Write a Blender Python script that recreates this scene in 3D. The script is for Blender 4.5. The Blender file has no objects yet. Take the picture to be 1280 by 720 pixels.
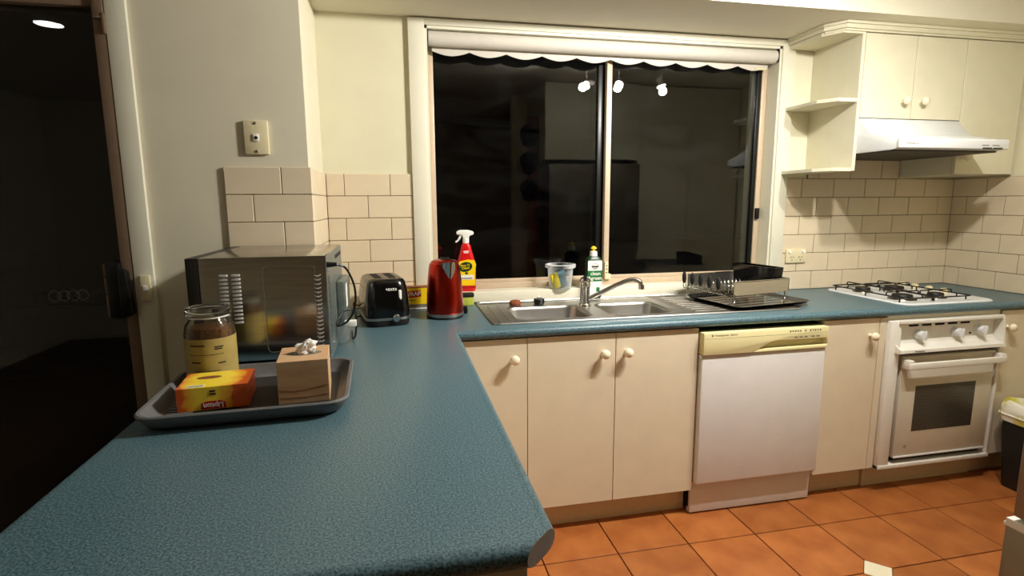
import bpy, bmesh, math, random
from mathutils import Vector, Matrix, noise

random.seed(7)
scene = bpy.context.scene
COL = scene.collection
PI = math.pi

# ------------------------------------------------------------------ camera, world, exposure
cam_d = bpy.data.cameras.new('camera')
cam = bpy.data.objects.new('camera', cam_d)
COL.objects.link(cam)
cam_d.sensor_width = 36.0
cam_d.sensor_fit = 'HORIZONTAL'
cam_d.lens = 685.125 / 1280.0 * 36.0
cam_d.clip_start = 0.02
_r = Vector((0.97832184, -0.20699848, -0.00616474))
_u = Vector((0.03758913, 0.14822342, 0.98823928))
_f = Vector((0.20365027, 0.9670478, -0.1527911))
cam.matrix_world = Matrix(((_r.x, _u.x, -_f.x, -0.22137), (_r.y, _u.y, -_f.y, -2.62971),
                           (_r.z, _u.z, -_f.z, 1.38428), (0, 0, 0, 1)))
scene.camera = cam

world = bpy.data.worlds.new('night')
scene.world = world
world.use_nodes = True
world.node_tree.nodes['Background'].inputs['Color'].default_value = (0.10, 0.13, 0.2, 1)
world.node_tree.nodes['Background'].inputs['Strength'].default_value = 0.002

scene.view_settings.view_transform = 'Standard'
scene.view_settings.look = 'None'
scene.view_settings.gamma = 1.0
scene.view_settings.use_curve_mapping = False
scene.view_settings.exposure = 0.32

LAMP_WATT = 58.0
FILL_WATT = 3.0  # power of the fill light added at each spot head
LAMP_COL = (1.0, 0.965, 0.90)
DOWN_WATT = 12.0


# ------------------------------------------------------------------ helpers
def s2l(c):
    def f(v):
        v /= 255.0
        return v / 12.92 if v <= 0.04045 else ((v + 0.055) / 1.055) ** 2.4
    return (f(c[0]), f(c[1]), f(c[2]), 1.0)


MATS = {}


def mat(name, col, rough=0.5, metal=0.0, noise=0.0, scale=40.0, bump=0.0, bscale=None, spec=0.5, coat=0.0,
        trans=0.0, ior=1.45, emit=None, stretch=None, col2=None, aniso=0.0, alpha=1.0, detail=3.0, sharp=None):
    m = bpy.data.materials.new(name)
    m.use_nodes = True
    nt = m.node_tree
    b = nt.nodes['Principled BSDF']
    b.inputs['Base Color'].default_value = s2l(col)
    b.inputs['Roughness'].default_value = rough
    b.inputs['Metallic'].default_value = metal
    b.inputs['Specular IOR Level'].default_value = spec
    b.inputs['IOR'].default_value = ior
    b.inputs['Coat Weight'].default_value = coat
    b.inputs['Coat Roughness'].default_value = 0.08
    b.inputs['Transmission Weight'].default_value = trans
    b.inputs['Alpha'].default_value = alpha
    if emit:
        b.inputs['Emission Color'].default_value = (emit[0], emit[1], emit[2], 1)
        b.inputs['Emission Strength'].default_value = emit[3]
    if noise > 0 or bump > 0:
        tc = nt.nodes.new('ShaderNodeTexCoord')
        vec = tc.outputs['Object']
        if stretch:
            mp = nt.nodes.new('ShaderNodeMapping')
            mp.inputs['Scale'].default_value = stretch
            nt.links.new(vec, mp.inputs['Vector'])
            vec = mp.outputs['Vector']
        if noise > 0:
            n = nt.nodes.new('ShaderNodeTexNoise')
            n.inputs['Scale'].default_value = scale
            n.inputs['Detail'].default_value = detail
            nt.links.new(vec, n.inputs['Vector'])
            r = nt.nodes.new('ShaderNodeValToRGB')
            c1 = s2l(col)
            if col2:
                c0 = s2l(col2)
            else:
                c0 = tuple(c1[i] * (1 - noise) for i in range(3)) + (1,)
                c1 = tuple(min(1, c1[i] * (1 + noise * 0.6)) for i in range(3)) + (1,)
            lo, hi = sharp if sharp else (0.32, 0.68)
            r.color_ramp.elements[0].position = lo
            r.color_ramp.elements[1].position = hi
            r.color_ramp.elements[0].color = c0
            r.color_ramp.elements[1].color = c1
            nt.links.new(n.outputs['Fac'], r.inputs['Fac'])
            nt.links.new(r.outputs['Color'], b.inputs['Base Color'])
        if bump > 0:
            n2 = nt.nodes.new('ShaderNodeTexNoise')
            n2.inputs['Scale'].default_value = bscale or scale
            n2.inputs['Detail'].default_value = 2
            nt.links.new(vec, n2.inputs['Vector'])
            bp = nt.nodes.new('ShaderNodeBump')
            bp.inputs['Strength'].default_value = bump
            bp.inputs['Distance'].default_value = 0.002
            nt.links.new(n2.outputs['Fac'], bp.inputs['Height'])
            nt.links.new(bp.outputs['Normal'], b.inputs['Normal'])
    MATS[name] = m
    return m


def pane_mat(name, tint, rough=0.0, smudge=0.0):
    """thin window glass: clear, with a Fresnel mirror on it"""
    m = bpy.data.materials.new(name)
    m.use_nodes = True
    nt = m.node_tree
    for n in list(nt.nodes):
        nt.nodes.remove(n)
    out = nt.nodes.new('ShaderNodeOutputMaterial')
    tr = nt.nodes.new('ShaderNodeBsdfTransparent')
    tr.inputs['Color'].default_value = tint
    gl = nt.nodes.new('ShaderNodeBsdfGlossy')
    gl.inputs['Roughness'].default_value = rough
    fr = nt.nodes.new('ShaderNodeFresnel')
    fr.inputs['IOR'].default_value = 1.5
    mx = nt.nodes.new('ShaderNodeMixShader')
    nt.links.new(fr.outputs[0], mx.inputs[0])
    nt.links.new(tr.outputs[0], mx.inputs[1])
    nt.links.new(gl.outputs[0], mx.inputs[2])
    last = mx
    if smudge > 0:      # wiped, slightly greasy film
        tc = nt.nodes.new('ShaderNodeTexCoord')
        mp = nt.nodes.new('ShaderNodeMapping')
        mp.inputs['Scale'].default_value = (1.2, 1.0, 4.0)
        mp.inputs['Rotation'].default_value = (0, 0.35, 0)
        nt.links.new(tc.outputs['Object'], mp.inputs['Vector'])
        nz = nt.nodes.new('ShaderNodeTexNoise')
        nz.inputs['Scale'].default_value = 2.2
        nz.inputs['Detail'].default_value = 8
        nz.inputs['Distortion'].default_value = 1.5
        nt.links.new(mp.outputs[0], nz.inputs['Vector'])
        rp = nt.nodes.new('ShaderNodeMapRange')
        rp.inputs['From Min'].default_value = 0.42
        rp.inputs['From Max'].default_value = 0.8
        rp.inputs['To Max'].default_value = smudge
        nt.links.new(nz.outputs['Fac'], rp.inputs['Value'])
        df = nt.nodes.new('ShaderNodeBsdfDiffuse')
        df.inputs['Color'].default_value = (0.6, 0.62, 0.62, 1)
        m2 = nt.nodes.new('ShaderNodeMixShader')
        nt.links.new(rp.outputs[0], m2.inputs[0])
        nt.links.new(mx.outputs[0], m2.inputs[1])
        nt.links.new(df.outputs[0], m2.inputs[2])
        last = m2
    nt.links.new(last.outputs[0], out.inputs['Surface'])
    MATS[name] = m
    return m


def thin_plastic(name, col, alpha, rough=0.25):
    m = bpy.data.materials.new(name)
    m.use_nodes = True
    nt = m.node_tree
    b = nt.nodes['Principled BSDF']
    b.inputs['Base Color'].default_value = s2l(col)
    b.inputs['Roughness'].default_value = rough
    tr = nt.nodes.new('ShaderNodeBsdfTransparent')
    mx = nt.nodes.new('ShaderNodeMixShader')
    lw = nt.nodes.new('ShaderNodeLayerWeight')
    lw.inputs['Blend'].default_value = alpha
    nt.links.new(lw.outputs['Facing'], mx.inputs[0])
    nt.links.new(tr.outputs[0], mx.inputs[1])
    nt.links.new(b.outputs[0], mx.inputs[2])
    nt.links.new(mx.outputs[0], nt.nodes['Material Output'].inputs['Surface'])
    MATS[name] = m


class MB:
    """mesh builder"""

    def __init__(self):
        self.bm = bmesh.new()

    def _new(self, verts, faces, M=None):
        vs = []
        for v in verts:
            v = Vector(v)
            if M is not None:
                v = M @ v
            vs.append(self.bm.verts.new(v))
        fs = []
        for f in faces:
            try:
                fs.append(self.bm.faces.new([vs[i] for i in f]))
            except ValueError:
                pass
        return vs, fs

    def box(self, x0, x1, y0, y1, z0, z1, bev=0.0, seg=2, M=None):
        x0, x1 = min(x0, x1), max(x0, x1)
        y0, y1 = min(y0, y1), max(y0, y1)
        z0, z1 = min(z0, z1), max(z0, z1)
        v = [(x0, y0, z0), (x1, y0, z0), (x1, y1, z0), (x0, y1, z0), (x0, y0, z1), (x1, y0, z1), (x1, y1, z1), (x0, y1, z1)]
        f = [(0, 3, 2, 1), (4, 5, 6, 7), (0, 1, 5, 4), (1, 2, 6, 5), (2, 3, 7, 6), (3, 0, 4, 7)]
        vs, fs = self._new(v, f, M)
        if bev > 0:
            es = list({e for fc in fs for e in fc.edges})
            bmesh.ops.bevel(self.bm, geom=es, offset=bev, segments=seg, affect='EDGES', profile=0.5)
        return self

    def prism(self, poly, axis, a, b, M=None, bev=0.0, seg=2):
        """poly 2D in the two other axes (order x,y,z without axis), extruded a..b"""
        n = len(poly)

        def p3(p, t):
            if axis == 'x':
                return (t, p[0], p[1])
            if axis == 'y':
                return (p[0], t, p[1])
            return (p[0], p[1], t)
        v = [p3(p, a) for p in poly] + [p3(p, b) for p in poly]
        f = [tuple(range(n))[::-1], tuple(range(n, 2 * n))]
        for i in range(n):
            j = (i + 1) % n
            f.append((i, j, n + j, n + i))
        vs, fs = self._new(v, f, M)
        bmesh.ops.recalc_face_normals(self.bm, faces=fs)
        if bev > 0:
            es = list({e for fc in fs for e in fc.edges})
            bmesh.ops.bevel(self.bm, geom=es, offset=bev, segments=seg, affect='EDGES', profile=0.5)
        return self

    def rprism(self, cx, cy, w, d, r, z0, z1, seg=5, M=None, bev=0.0):
        return self.prism(rrect(cx, cy, w, d, r, seg), 'z', z0, z1, M, bev)

    def loft(self, rings, cap0=True, cap1=True, M=None):
        n = len(rings[0])
        v = [p for r in rings for p in r]
        f = []
        for k in range(len(rings) - 1):
            for i in range(n):
                j = (i + 1) % n
                f.append((k * n + i, k * n + j, (k + 1) * n + j, (k + 1) * n + i))
        if cap0:
            f.append(tuple(range(n))[::-1])
        if cap1:
            f.append(tuple(range((len(rings) - 1) * n, len(rings) * n)))
        vs, fs = self._new(v, f, M)
        bmesh.ops.recalc_face_normals(self.bm, faces=fs)
        return self

    def lathe(self, prof, n=32, M=None, c=(0, 0)):
        rings = []
        for r, z in prof:
            r = max(r, 1e-5)
            rings.append([(c[0] + r * math.cos(2 * PI * i / n), c[1] + r * math.sin(2 * PI * i / n), z) for i in range(n)])
        return self.loft(rings, prof[0][0] < 1e-3, prof[-1][0] < 1e-3, M)

    def tube(self, pts, r, n=8, closed=False, M=None):
        pts = [Vector(p) for p in pts]
        m = len(pts)
        rings = []
        prev = None
        for i, p in enumerate(pts):
            if closed:
                t = pts[(i + 1) % m] - pts[i - 1]
            else:
                t = pts[min(i + 1, m - 1)] - pts[max(i - 1, 0)]
            t.normalize()
            if prev is None:
                a = Vector((0, 0, 1)) if abs(t.z) < 0.9 else Vector((1, 0, 0))
                u = t.cross(a).normalized()
            else:
                u = (prev - t * prev.dot(t)).normalized()
            prev = u
            w = t.cross(u)
            rr = r[i] if isinstance(r, (list, tuple)) else r
            rings.append([tuple(p + u * rr * math.cos(2 * PI * k / n) + w * rr * math.sin(2 * PI * k / n)) for k in range(n)])
        if closed:
            rings.append(rings[0])
            return self.loft(rings, False, False, M)
        return self.loft(rings, True, True, M)

    def mesh(self, name):
        me = bpy.data.meshes.new(name)
        self.bm.to_mesh(me)
        self.bm.free()
        return me

    def build(self, name, material, parent=None, smooth=35, loc=None, rot=None):
        me = self.mesh(name)
        return link(name, me, material, parent, smooth, loc, rot)


def link(name, me, material, parent=None, smooth=35, loc=None, rot=None):
    if smooth:
        me.polygons.foreach_set('use_smooth', [True] * len(me.polygons))
        me.set_sharp_from_angle(angle=math.radians(smooth))
    if not me.materials:
        me.materials.append(MATS[material] if isinstance(material, str) else material)
    o = bpy.data.objects.new(name, me)
    COL.objects.link(o)
    if parent is not None:
        o.parent = parent
    if loc is not None:
        o.location = loc
    if rot is not None:
        o.rotation_euler = rot
    return o


def rrect(cx, cy, w, d, r, seg=5):
    pts = []
    for (sx, sy, a0) in ((1, 1, 0), (-1, 1, 90), (-1, -1, 180), (1, -1, 270)):
        for k in range(seg + 1):
            a = math.radians(a0 + 90 * k / seg)
            pts.append((cx + sx * (w / 2 - r) + r * math.cos(a), cy + sy * (d / 2 - r) + r * math.sin(a)))
    return pts


def rring(cx, cy, w, d, r, z, seg=5):
    return [(x, y, z) for x, y in rrect(cx, cy, w, d, r, seg)]


def arc(pts, n=6):
    """smooth a polyline (Catmull-Rom)"""
    P = [Vector(p) for p in pts]
    P = [P[0] * 2 - P[1]] + P + [P[-1] * 2 - P[-2]]
    out = []
    for i in range(1, len(P) - 2):
        for k in range(n):
            t = k / n
            a, b, c, d = P[i - 1], P[i], P[i + 1], P[i + 2]
            out.append(0.5 * ((2 * b) + (c - a) * t + (2 * a - 5 * b + 4 * c - d) * t * t + (3 * b - a - 3 * c + d) * t ** 3))
    out.append(P[-2])
    return out


def thing(name, label, cat, loc=(0, 0, 0), rz=0.0, group=None):
    o = bpy.data.objects.new(name, None)
    o.empty_display_size = 0.05
    COL.objects.link(o)
    o.location = loc
    o.rotation_euler = (0, 0, rz)
    o['label'] = label
    o['category'] = cat
    if group:
        o['group'] = group
    return o


def tag(o, label, cat, group=None):
    o['label'] = label
    o['category'] = cat
    if group:
        o['group'] = group
    return o


def struct(o, label=None, cat=None):
    o['kind'] = 'structure'
    if label:
        o['label'] = label
        o['category'] = cat
    return o


def text(body, size, material, parent, loc, rot, depth=0.0003, align='CENTER', bold=0.0, sx=1.0, name='lettering'):
    cu = bpy.data.curves.new(name, 'FONT')
    cu.body = body
    cu.size = size
    cu.align_x = align
    cu.align_y = 'CENTER'
    cu.extrude = depth
    cu.offset = bold
    cu.resolution_u = 3
    tmp = bpy.data.objects.new('tmp_text', cu)
    COL.objects.link(tmp)
    dg = bpy.context.evaluated_depsgraph_get()
    me = bpy.data.meshes.new_from_object(tmp.evaluated_get(dg))
    bpy.data.objects.remove(tmp)
    bpy.data.curves.remove(cu)
    me.materials.clear()
    for v in me.vertices:
        v.co.x *= sx
    return link(name, me, material, parent, 0, loc, rot)


RX90 = (PI / 2, 0, 0)      # text standing up, read from -y

# ------------------------------------------------------------------ materials
mat('wall_paint', (222, 217, 188), 0.55, noise=0.03, scale=6, bump=0.08, bscale=300)
mat('nib_paint', (222, 215, 192), 0.6, noise=0.03, scale=6, bump=0.08, bscale=300)
mat('ceiling_paint', (224, 220, 200), 0.7, noise=0.02, scale=5)
mat('trim_paint', (224, 220, 200), 0.4, noise=0.02, scale=8)
mat('wall_tile', (222, 206, 178), 0.35, noise=0.04, scale=9, bump=0.05, bscale=60)
mat('grout', (122, 106, 78), 0.9, noise=0.1, scale=60)
mat('floor_tile', (180, 110, 56), 0.4, noise=0.35, scale=7, col2=(150, 82, 37), detail=5, bump=0.1, bscale=90)
mat('floor_grout', (92, 50, 28), 0.9, noise=0.15, scale=60)
mat('inset_tile', (232, 224, 196), 0.35, noise=0.03)
mat('plain_floor', (86, 62, 44), 0.5, noise=0.2, scale=8)
mat('laminate', (102, 131, 139), 0.36, noise=0.5, scale=270, col2=(46, 72, 84), detail=2.0, bump=0.10, bscale=420, sharp=(0.36, 0.66))
mat('laminate_core', (124, 116, 108), 0.6, noise=0.1)
mat('cabinet', (220, 206, 180), 0.42, noise=0.03, scale=12, bump=0.04, bscale=260)
mat('cabinet_body', (196, 180, 146), 0.55, noise=0.04)
mat('overhead', (220, 215, 190), 0.42, noise=0.03, scale=12)
mat('knob', (236, 226, 198), 0.25, noise=0.02, coat=0.3)
mat('kick', (204, 188, 152), 0.55, noise=0.05)
mat('white_enamel', (222, 224, 225), 0.3, noise=0.02, scale=20)
mat('oven_white', (230, 227, 218), 0.35, noise=0.03, scale=20)
mat('oven_door', (206, 198, 180), 0.35, noise=0.04, scale=14)
mat('dish_white', (218, 214, 210), 0.4, noise=0.03, scale=10)
mat('dish_panel', (226, 216, 164), 0.4, noise=0.03, scale=10)
mat('black', (14, 14, 14), 0.35, noise=0.2, scale=30)
mat('matte_black', (20, 19, 18), 0.7, noise=0.2, scale=40)
mat('gloss_black', (6, 6, 7), 0.16, noise=0.1, coat=0.2)
mat('shade_black', (6, 6, 6), 0.9, noise=0.1)  # near-black: the shade inside gaps and slots put into the colour
mat('steel', (180, 177, 172), 0.36, metal=1.0, noise=0.12, scale=18, stretch=(1, 30, 30))
mat('drainer_steel', (150, 144, 134), 0.48, metal=1.0, noise=0.25, scale=14)
mat('rack_steel', (206, 194, 172), 0.42, metal=0.8, noise=0.1, scale=18, stretch=(1, 1, 30))
mat('steel_dark', (118, 110, 98), 0.32, metal=1.0, noise=0.15, scale=14, stretch=(1, 24, 1))
mat('chrome', (206, 204, 200), 0.12, metal=1.0, noise=0.03)
mat('alu', (204, 184, 158), 0.4, metal=0.15, noise=0.04)
mat('door_alu', (126, 104, 84), 0.45, metal=0.2, noise=0.06)
mat('blind', (202, 196, 184), 0.7, noise=0.03, scale=30)
mat('hood_dark', (70, 66, 60), 0.5, metal=0.5, noise=0.2, scale=60)
mat('iron', (18, 17, 16), 0.5, noise=0.2, scale=60)
mat('microwave', (190, 185, 180), 0.2, metal=1.0, noise=0.12, scale=9, stretch=(1, 1, 14))
mat('microwave_front', (38, 35, 33), 0.35, noise=0.1)
mat('louvre_highlight', (200, 198, 194), 0.42, metal=0.45, noise=0.05)  # paler than the case: highlights on the pressings put into the colour
mat('galvanised', (138, 146, 142), 0.38, metal=0.7, noise=0.18, scale=30)
mat('tray', (104, 104, 104), 0.5, noise=0.08, scale=60)
mat('tray_inner', (44, 42, 40), 0.45, noise=0.12, scale=60)
mat('red_metal', (168, 34, 14), 0.3, metal=1.0, noise=0.12, scale=10, stretch=(1, 1, 20), coat=0.3)
mat('red_plastic', (206, 18, 22), 0.3, noise=0.05)
mat('yellow', (246, 206, 20), 0.4, noise=0.04)
mat('yellow_print', (250, 206, 40), 0.4, noise=0.3, scale=14, col2=(236, 132, 20))
mat('orange_print', (226, 104, 24), 0.4, noise=0.3, scale=12, col2=(196, 60, 18))
mat('brown_print', (176, 132, 94), 0.5, noise=0.1)
mat('red_print', (186, 22, 24), 0.4, noise=0.05)
mat('white_print', (240, 236, 226), 0.5, noise=0.02)
mat('dark_print', (34, 30, 26), 0.6, noise=0.1)
mat('grey_print', (120, 114, 100), 0.6, noise=0.1)
mat('green_print', (24, 110, 54), 0.4, noise=0.08)
mat('dark_green', (16, 58, 30), 0.35, noise=0.08)
mat('white_plastic', (240, 238, 232), 0.35, noise=0.02)
mat('cream_plastic', (226, 214, 176), 0.4, noise=0.03)
mat('beige_print', (214, 178, 138), 0.5, noise=0.1, scale=9, col2=(196, 152, 112), stretch=(1, 1, 4))
mat('tissue', (246, 242, 236), 0.8, noise=0.04, scale=60)
mat('coffee', (120, 74, 38), 0.9, noise=0.5, scale=160, bump=0.8, bscale=200)
mat('jar_label', (172, 152, 86), 0.5, noise=0.12, scale=20)
mat('sponge_yellow', (232, 214, 40), 0.9, noise=0.1, scale=120)
mat('sponge_blue', (70, 104, 116), 0.9, noise=0.2, scale=120)
mat('sponge_green', (180, 188, 76), 0.9, noise=0.25, scale=40)
mat('scrub_brown', (134, 74, 40), 0.8, noise=0.35, scale=120, bump=0.6, bscale=150)
mat('bin_plastic', (30, 30, 30), 0.5, noise=0.1, scale=50)
mat('bag', (232, 230, 214), 0.35, noise=0.25, scale=16, col2=(206, 196, 84), sharp=(0.36, 0.52))
mat('fridge_steel', (128, 121, 108), 0.38, metal=0.85, noise=0.05, scale=12)
mat('timber', (122, 70, 38), 0.5, noise=0.25, scale=8, stretch=(6, 6, 1))
mat('dark_cloth', (22, 22, 26), 0.9, noise=0.2, scale=30)
mat('car_paint', (16, 15, 16), 0.2, noise=0.1, coat=0.8)
mat('car_trim', (9, 9, 9), 0.6, noise=0.2)
mat('car_badge', (240, 240, 240), 0.4, metal=0.0, noise=0.03)
mat('tyre', (14, 14, 14), 0.85, noise=0.2)
mat('asphalt', (32, 31, 30), 0.9, noise=0.3, scale=90)
mat('lamp_white', (226, 222, 212), 0.4, noise=0.02)
mat('lamp_face', (255, 250, 235), 0.4, emit=(1.0, 0.96, 0.9, 60.0))
mat('downlight_face', (255, 250, 235), 0.4, emit=(1.0, 0.97, 0.92, 22.0))
thin_plastic('clear_plastic', (222, 228, 230), 0.32)
thin_plastic('cloudy_plastic', (226, 230, 232), 0.6)
mat('jar_glass', (236, 240, 232), 0.03, trans=1.0, ior=1.45)
mat('dark_glass', (10, 9, 9), 0.08, noise=0.1, spec=0.6)
mat('oven_glass', (62, 54, 44), 0.22, noise=0.35, scale=130, stretch=(0.15, 1, 1), col2=(34, 29, 24))
nt = MATS['oven_glass'].node_tree
tc = nt.nodes.new('ShaderNodeTexCoord')
wv = nt.nodes.new('ShaderNodeTexWave')
wv.bands_direction = 'Z'
wv.inputs['Scale'].default_value = 36.0
wv.inputs['Distortion'].default_value = 0.6
nt.links.new(tc.outputs['Object'], wv.inputs['Vector'])
rp = nt.nodes.new('ShaderNodeValToRGB')
rp.color_ramp.elements[0].color = s2l((30, 27, 24))
rp.color_ramp.elements[1].color = s2l((84, 76, 66))
nt.links.new(wv.outputs['Fac'], rp.inputs['Fac'])
nt.links.new(rp.outputs['Color'], nt.nodes['Principled BSDF'].inputs['Base Color'])
pane_mat('window_glass', (0.9, 0.92, 0.92, 1), 0.0, 0.006)
pane_mat('door_glass', (0.95, 0.95, 0.95, 1), 0.0, 0.004)

m_ = mat('tea_print', (250, 206, 40), 0.35, noise=0.3, scale=16)
nt = m_.node_tree
tc = nt.nodes.new('ShaderNodeTexCoord')
mp = nt.nodes.new('ShaderNodeMapping')
mp.inputs['Location'].default_value = (0.12, -0.05, -0.4)
mp.inputs['Scale'].default_value = (11.0, 5.0, 9.0)
nt.links.new(tc.outputs['Object'], mp.inputs['Vector'])
ln = nt.nodes.new('ShaderNodeVectorMath')
ln.operation = 'LENGTH'
nt.links.new(mp.outputs[0], ln.inputs[0])
nz = nt.nodes.new('ShaderNodeTexNoise')
nz.inputs['Scale'].default_value = 22
nt.links.new(tc.outputs['Object'], nz.inputs['Vector'])
ad = nt.nodes.new('ShaderNodeMath')
ad.operation = 'MULTIPLY_ADD'
ad.inputs[1].default_value = 0.5
nt.links.new(nz.outputs['Fac'], ad.inputs[0])
nt.links.new(ln.outputs['Value'], ad.inputs[2])
rp = nt.nodes.new('ShaderNodeValToRGB')
els = rp.color_ramp.elements
els[0].position, els[0].color = 0.72, s2l((252, 222, 66))
els[1].position, els[1].color = 1.0, s2l((214, 92, 28))
e_ = els.new(0.95)
e_.color = s2l((240, 160, 40))
nt.links.new(ad.outputs[0], rp.inputs['Fac'])
nt.links.new(rp.outputs['Color'], nt.nodes['Principled BSDF'].inputs['Base Color'])

# ------------------------------------------------------------------ dimensions
BT = 0.9                      # bench top
XR = 2.951                    # right wall tile face
W, H = 0.2026, 0.1011         # wall tile pitch
TT = 0.011                    # tile thickness
CEIL = 2.42
BULK = 2.21
G = 0.0028                    # wall joint

# ------------------------------------------------------------------ room shell
b = MB()
b.box(-3.6, XR + TT, -4.6, 0.011, -0.10, -0.009)
floor = struct(b.build('floor', 'floor_grout', smooth=0))

b = MB()
b.box(-3.8, XR + 0.2, -4.8, 0.26, CEIL, CEIL + 0.1)
struct(b.build('ceiling', 'ceiling_paint', smooth=0))

WY = TT                       # painted face of the back wall
b = MB()
b.box(-0.532, -0.063, WY, 0.26, -0.1, CEIL)
b.box(1.766, XR + TT, WY, 0.26, -0.1, CEIL)
b.box(-0.063, 1.766, WY, 0.26, -0.1, 0.905)
b.box(-0.063, 1.766, WY, 0.26, 2.18, CEIL)
wall_back = struct(b.build('wall_back', 'wall_paint', smooth=0))

NY = -0.433 + TT
b = MB()
b.box(-1.150, -0.521 - TT, NY, 0.26, -0.1, CEIL)
b.box(-2.60, -1.150, NY, NY + 0.14, 2.09, CEIL)
b.box(-3.6, -2.60, NY, NY + 0.14, -0.1, CEIL)
wall_left = struct(b.build('wall_left', 'nib_paint', smooth=0))

b = MB()
b.box(XR + TT, XR + 0.15, -4.6, 0.26, -0.1, CEIL)
wall_right = struct(b.build('wall_right', 'wall_paint', smooth=0))
b = MB()
b.box(-3.75, -3.6, -4.6, NY + 0.14, -0.1, CEIL)
struct(b.build('wall_dining', 'nib_paint', smooth=0))
b = MB()
b.box(-3.75, XR + 0.15, -4.75, -4.6, -0.1, CEIL)
struct(b.build('wall_rear', 'nib_paint', smooth=0))
b = MB()
b.box(0.93, XR + TT, -2.62, -2.50, 0, CEIL)
struct(b.build('wall_fridge', 'wall_paint', smooth=0))
b = MB()
b.box(-0.532, XR + TT, -0.43, WY, BULK, CEIL)
struct(b.build('ceiling_bulkhead', 'ceiling_paint', smooth=0))

# ---- wall tiles, every tile an object of its own
tile_cache = {}


def tile(parent, w, h, axis, cx, cy, cz, material='wall_tile', t=TT, gap=G, name='tile'):
    """tile of pitch w x h, its back on the wall; axis = outward normal"""
    key = (round(w, 3), round(h, 3), axis, material)
    if key not in tile_cache:
        m = MB()
        a, c = (w - gap) / 2, (h - gap) / 2
        if axis == 'y':
            m.box(-a, a, -t, 0, -c, c, 0.0018, 1)
        elif axis in ('x', '-x'):
            s = 1 if axis == 'x' else -1
            m.box(0, s * t, -a, a, -c, c, 0.0018, 1)
        else:
            m.box(-a, a, -c, c, -t, 0, 0.0018, 1)
        me = m.mesh(name)
        me.materials.append(MATS[material])
        tile_cache[key] = me
    o = bpy.data.objects.new(name, tile_cache[key])
    COL.objects.link(o)
    o.parent = parent
    o.location = (cx, cy, cz)
    return o


def tile_rows(parent, axis, plane, u0, u1, z0, rows, joints, hs=None):
    """rows of tiles between u0 and u1; joints(j) gives one joint position of row j"""
    z = z0
    for j in range(rows):
        h = hs[j] if hs else H
        x = joints(j)
        while x > u0:
            x -= W
        cuts = [u0]
        x += W
        while x < u1 - 0.012:
            if x > u0 + 0.012:
                cuts.append(x)
            x += W
        cuts.append(u1)
        for k in range(len(cuts) - 1):
            w = cuts[k + 1] - cuts[k]
            c = (cuts[k] + cuts[k + 1]) / 2
            if axis == 'y':
                tile(parent, w, h, 'y', c, plane, z + h / 2)
            else:
                tile(parent, w, h, axis, plane, c, z + h / 2)
        z += h


def grout_panel(parent, x0, x1, y0, y1, z0, z1):
    m = MB()
    m.box(x0, x1, y0, y1, z0, z1)
    return m.build('grout', 'grout', parent, 0)


ZL = 1.017
lh = [ZL - BT] + [H] * 5
# back wall, left of the window
grout_panel(wall_back, -0.532, -0.136, WY - 0.008, WY, BT, ZL + 5 * H - 0.002)
tile_rows(wall_back, 'y', WY, -0.521, -0.136, BT, 6, lambda j: -0.4422 + (0 if j % 2 == 1 else W / 2), lh)
# nib face and its return
grout_panel(wall_left, -0.823, -0.524, NY - 0.008, NY, BT, ZL + 5 * H - 0.002)
tile_rows(wall_left, 'y', NY, -0.825, -0.521, BT, 6, lambda j: -0.6289 + (0 if j % 2 == 1 else W / 2), lh)
grout_panel(wall_left, -0.532, -0.524, NY - 0.008, WY - 0.011, BT, ZL + 5 * H - 0.002)
tile_rows(wall_left, 'x', -0.532, NY - 0.0005, -0.0005, BT, 6, lambda j: -0.22 + (0 if j % 2 == 1 else W / 2), lh)
# back wall behind the hob, right wall
grout_panel(wall_back, 1.842, XR + 0.009, WY - 0.008, WY, BT, BT + 6 * H)
grout_panel(wall_back, 1.977, 2.568, WY - 0.008, WY, BT + 6 * H, BT + 8 * H)
tile_rows(wall_back, 'y', WY, 1.840, XR + 0.003, BT, 6, lambda j: 2.0433 + (0 if j % 2 == 0 else W / 2))
tile_rows(wall_back, 'y', WY, 1.977, 2.568, BT + 6 * H, 2, lambda j: 2.0433 + (0 if j % 2 == 0 else W / 2))
grout_panel(wall_right, XR + 0.003, XR + TT, -1.1, 0.003, BT, BT + 6 * H)
tile_rows(wall_right, '-x', XR + TT, -1.105, 0.001, BT, 6, lambda j: -0.084 + (0 if j % 2 == 0 else -W / 2))

# ---- floor tiles
FP = 0.3065
fx0, fy0 = 1.5195, -1.0665


def floor_piece(name, material, poly, cx, cy):
    m = MB()
    m.prism(poly, 'z', -0.009, 0.0, bev=0.0015, seg=1)
    return m.build(name, material, floor, 0, loc=(cx, cy, 0))


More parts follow.
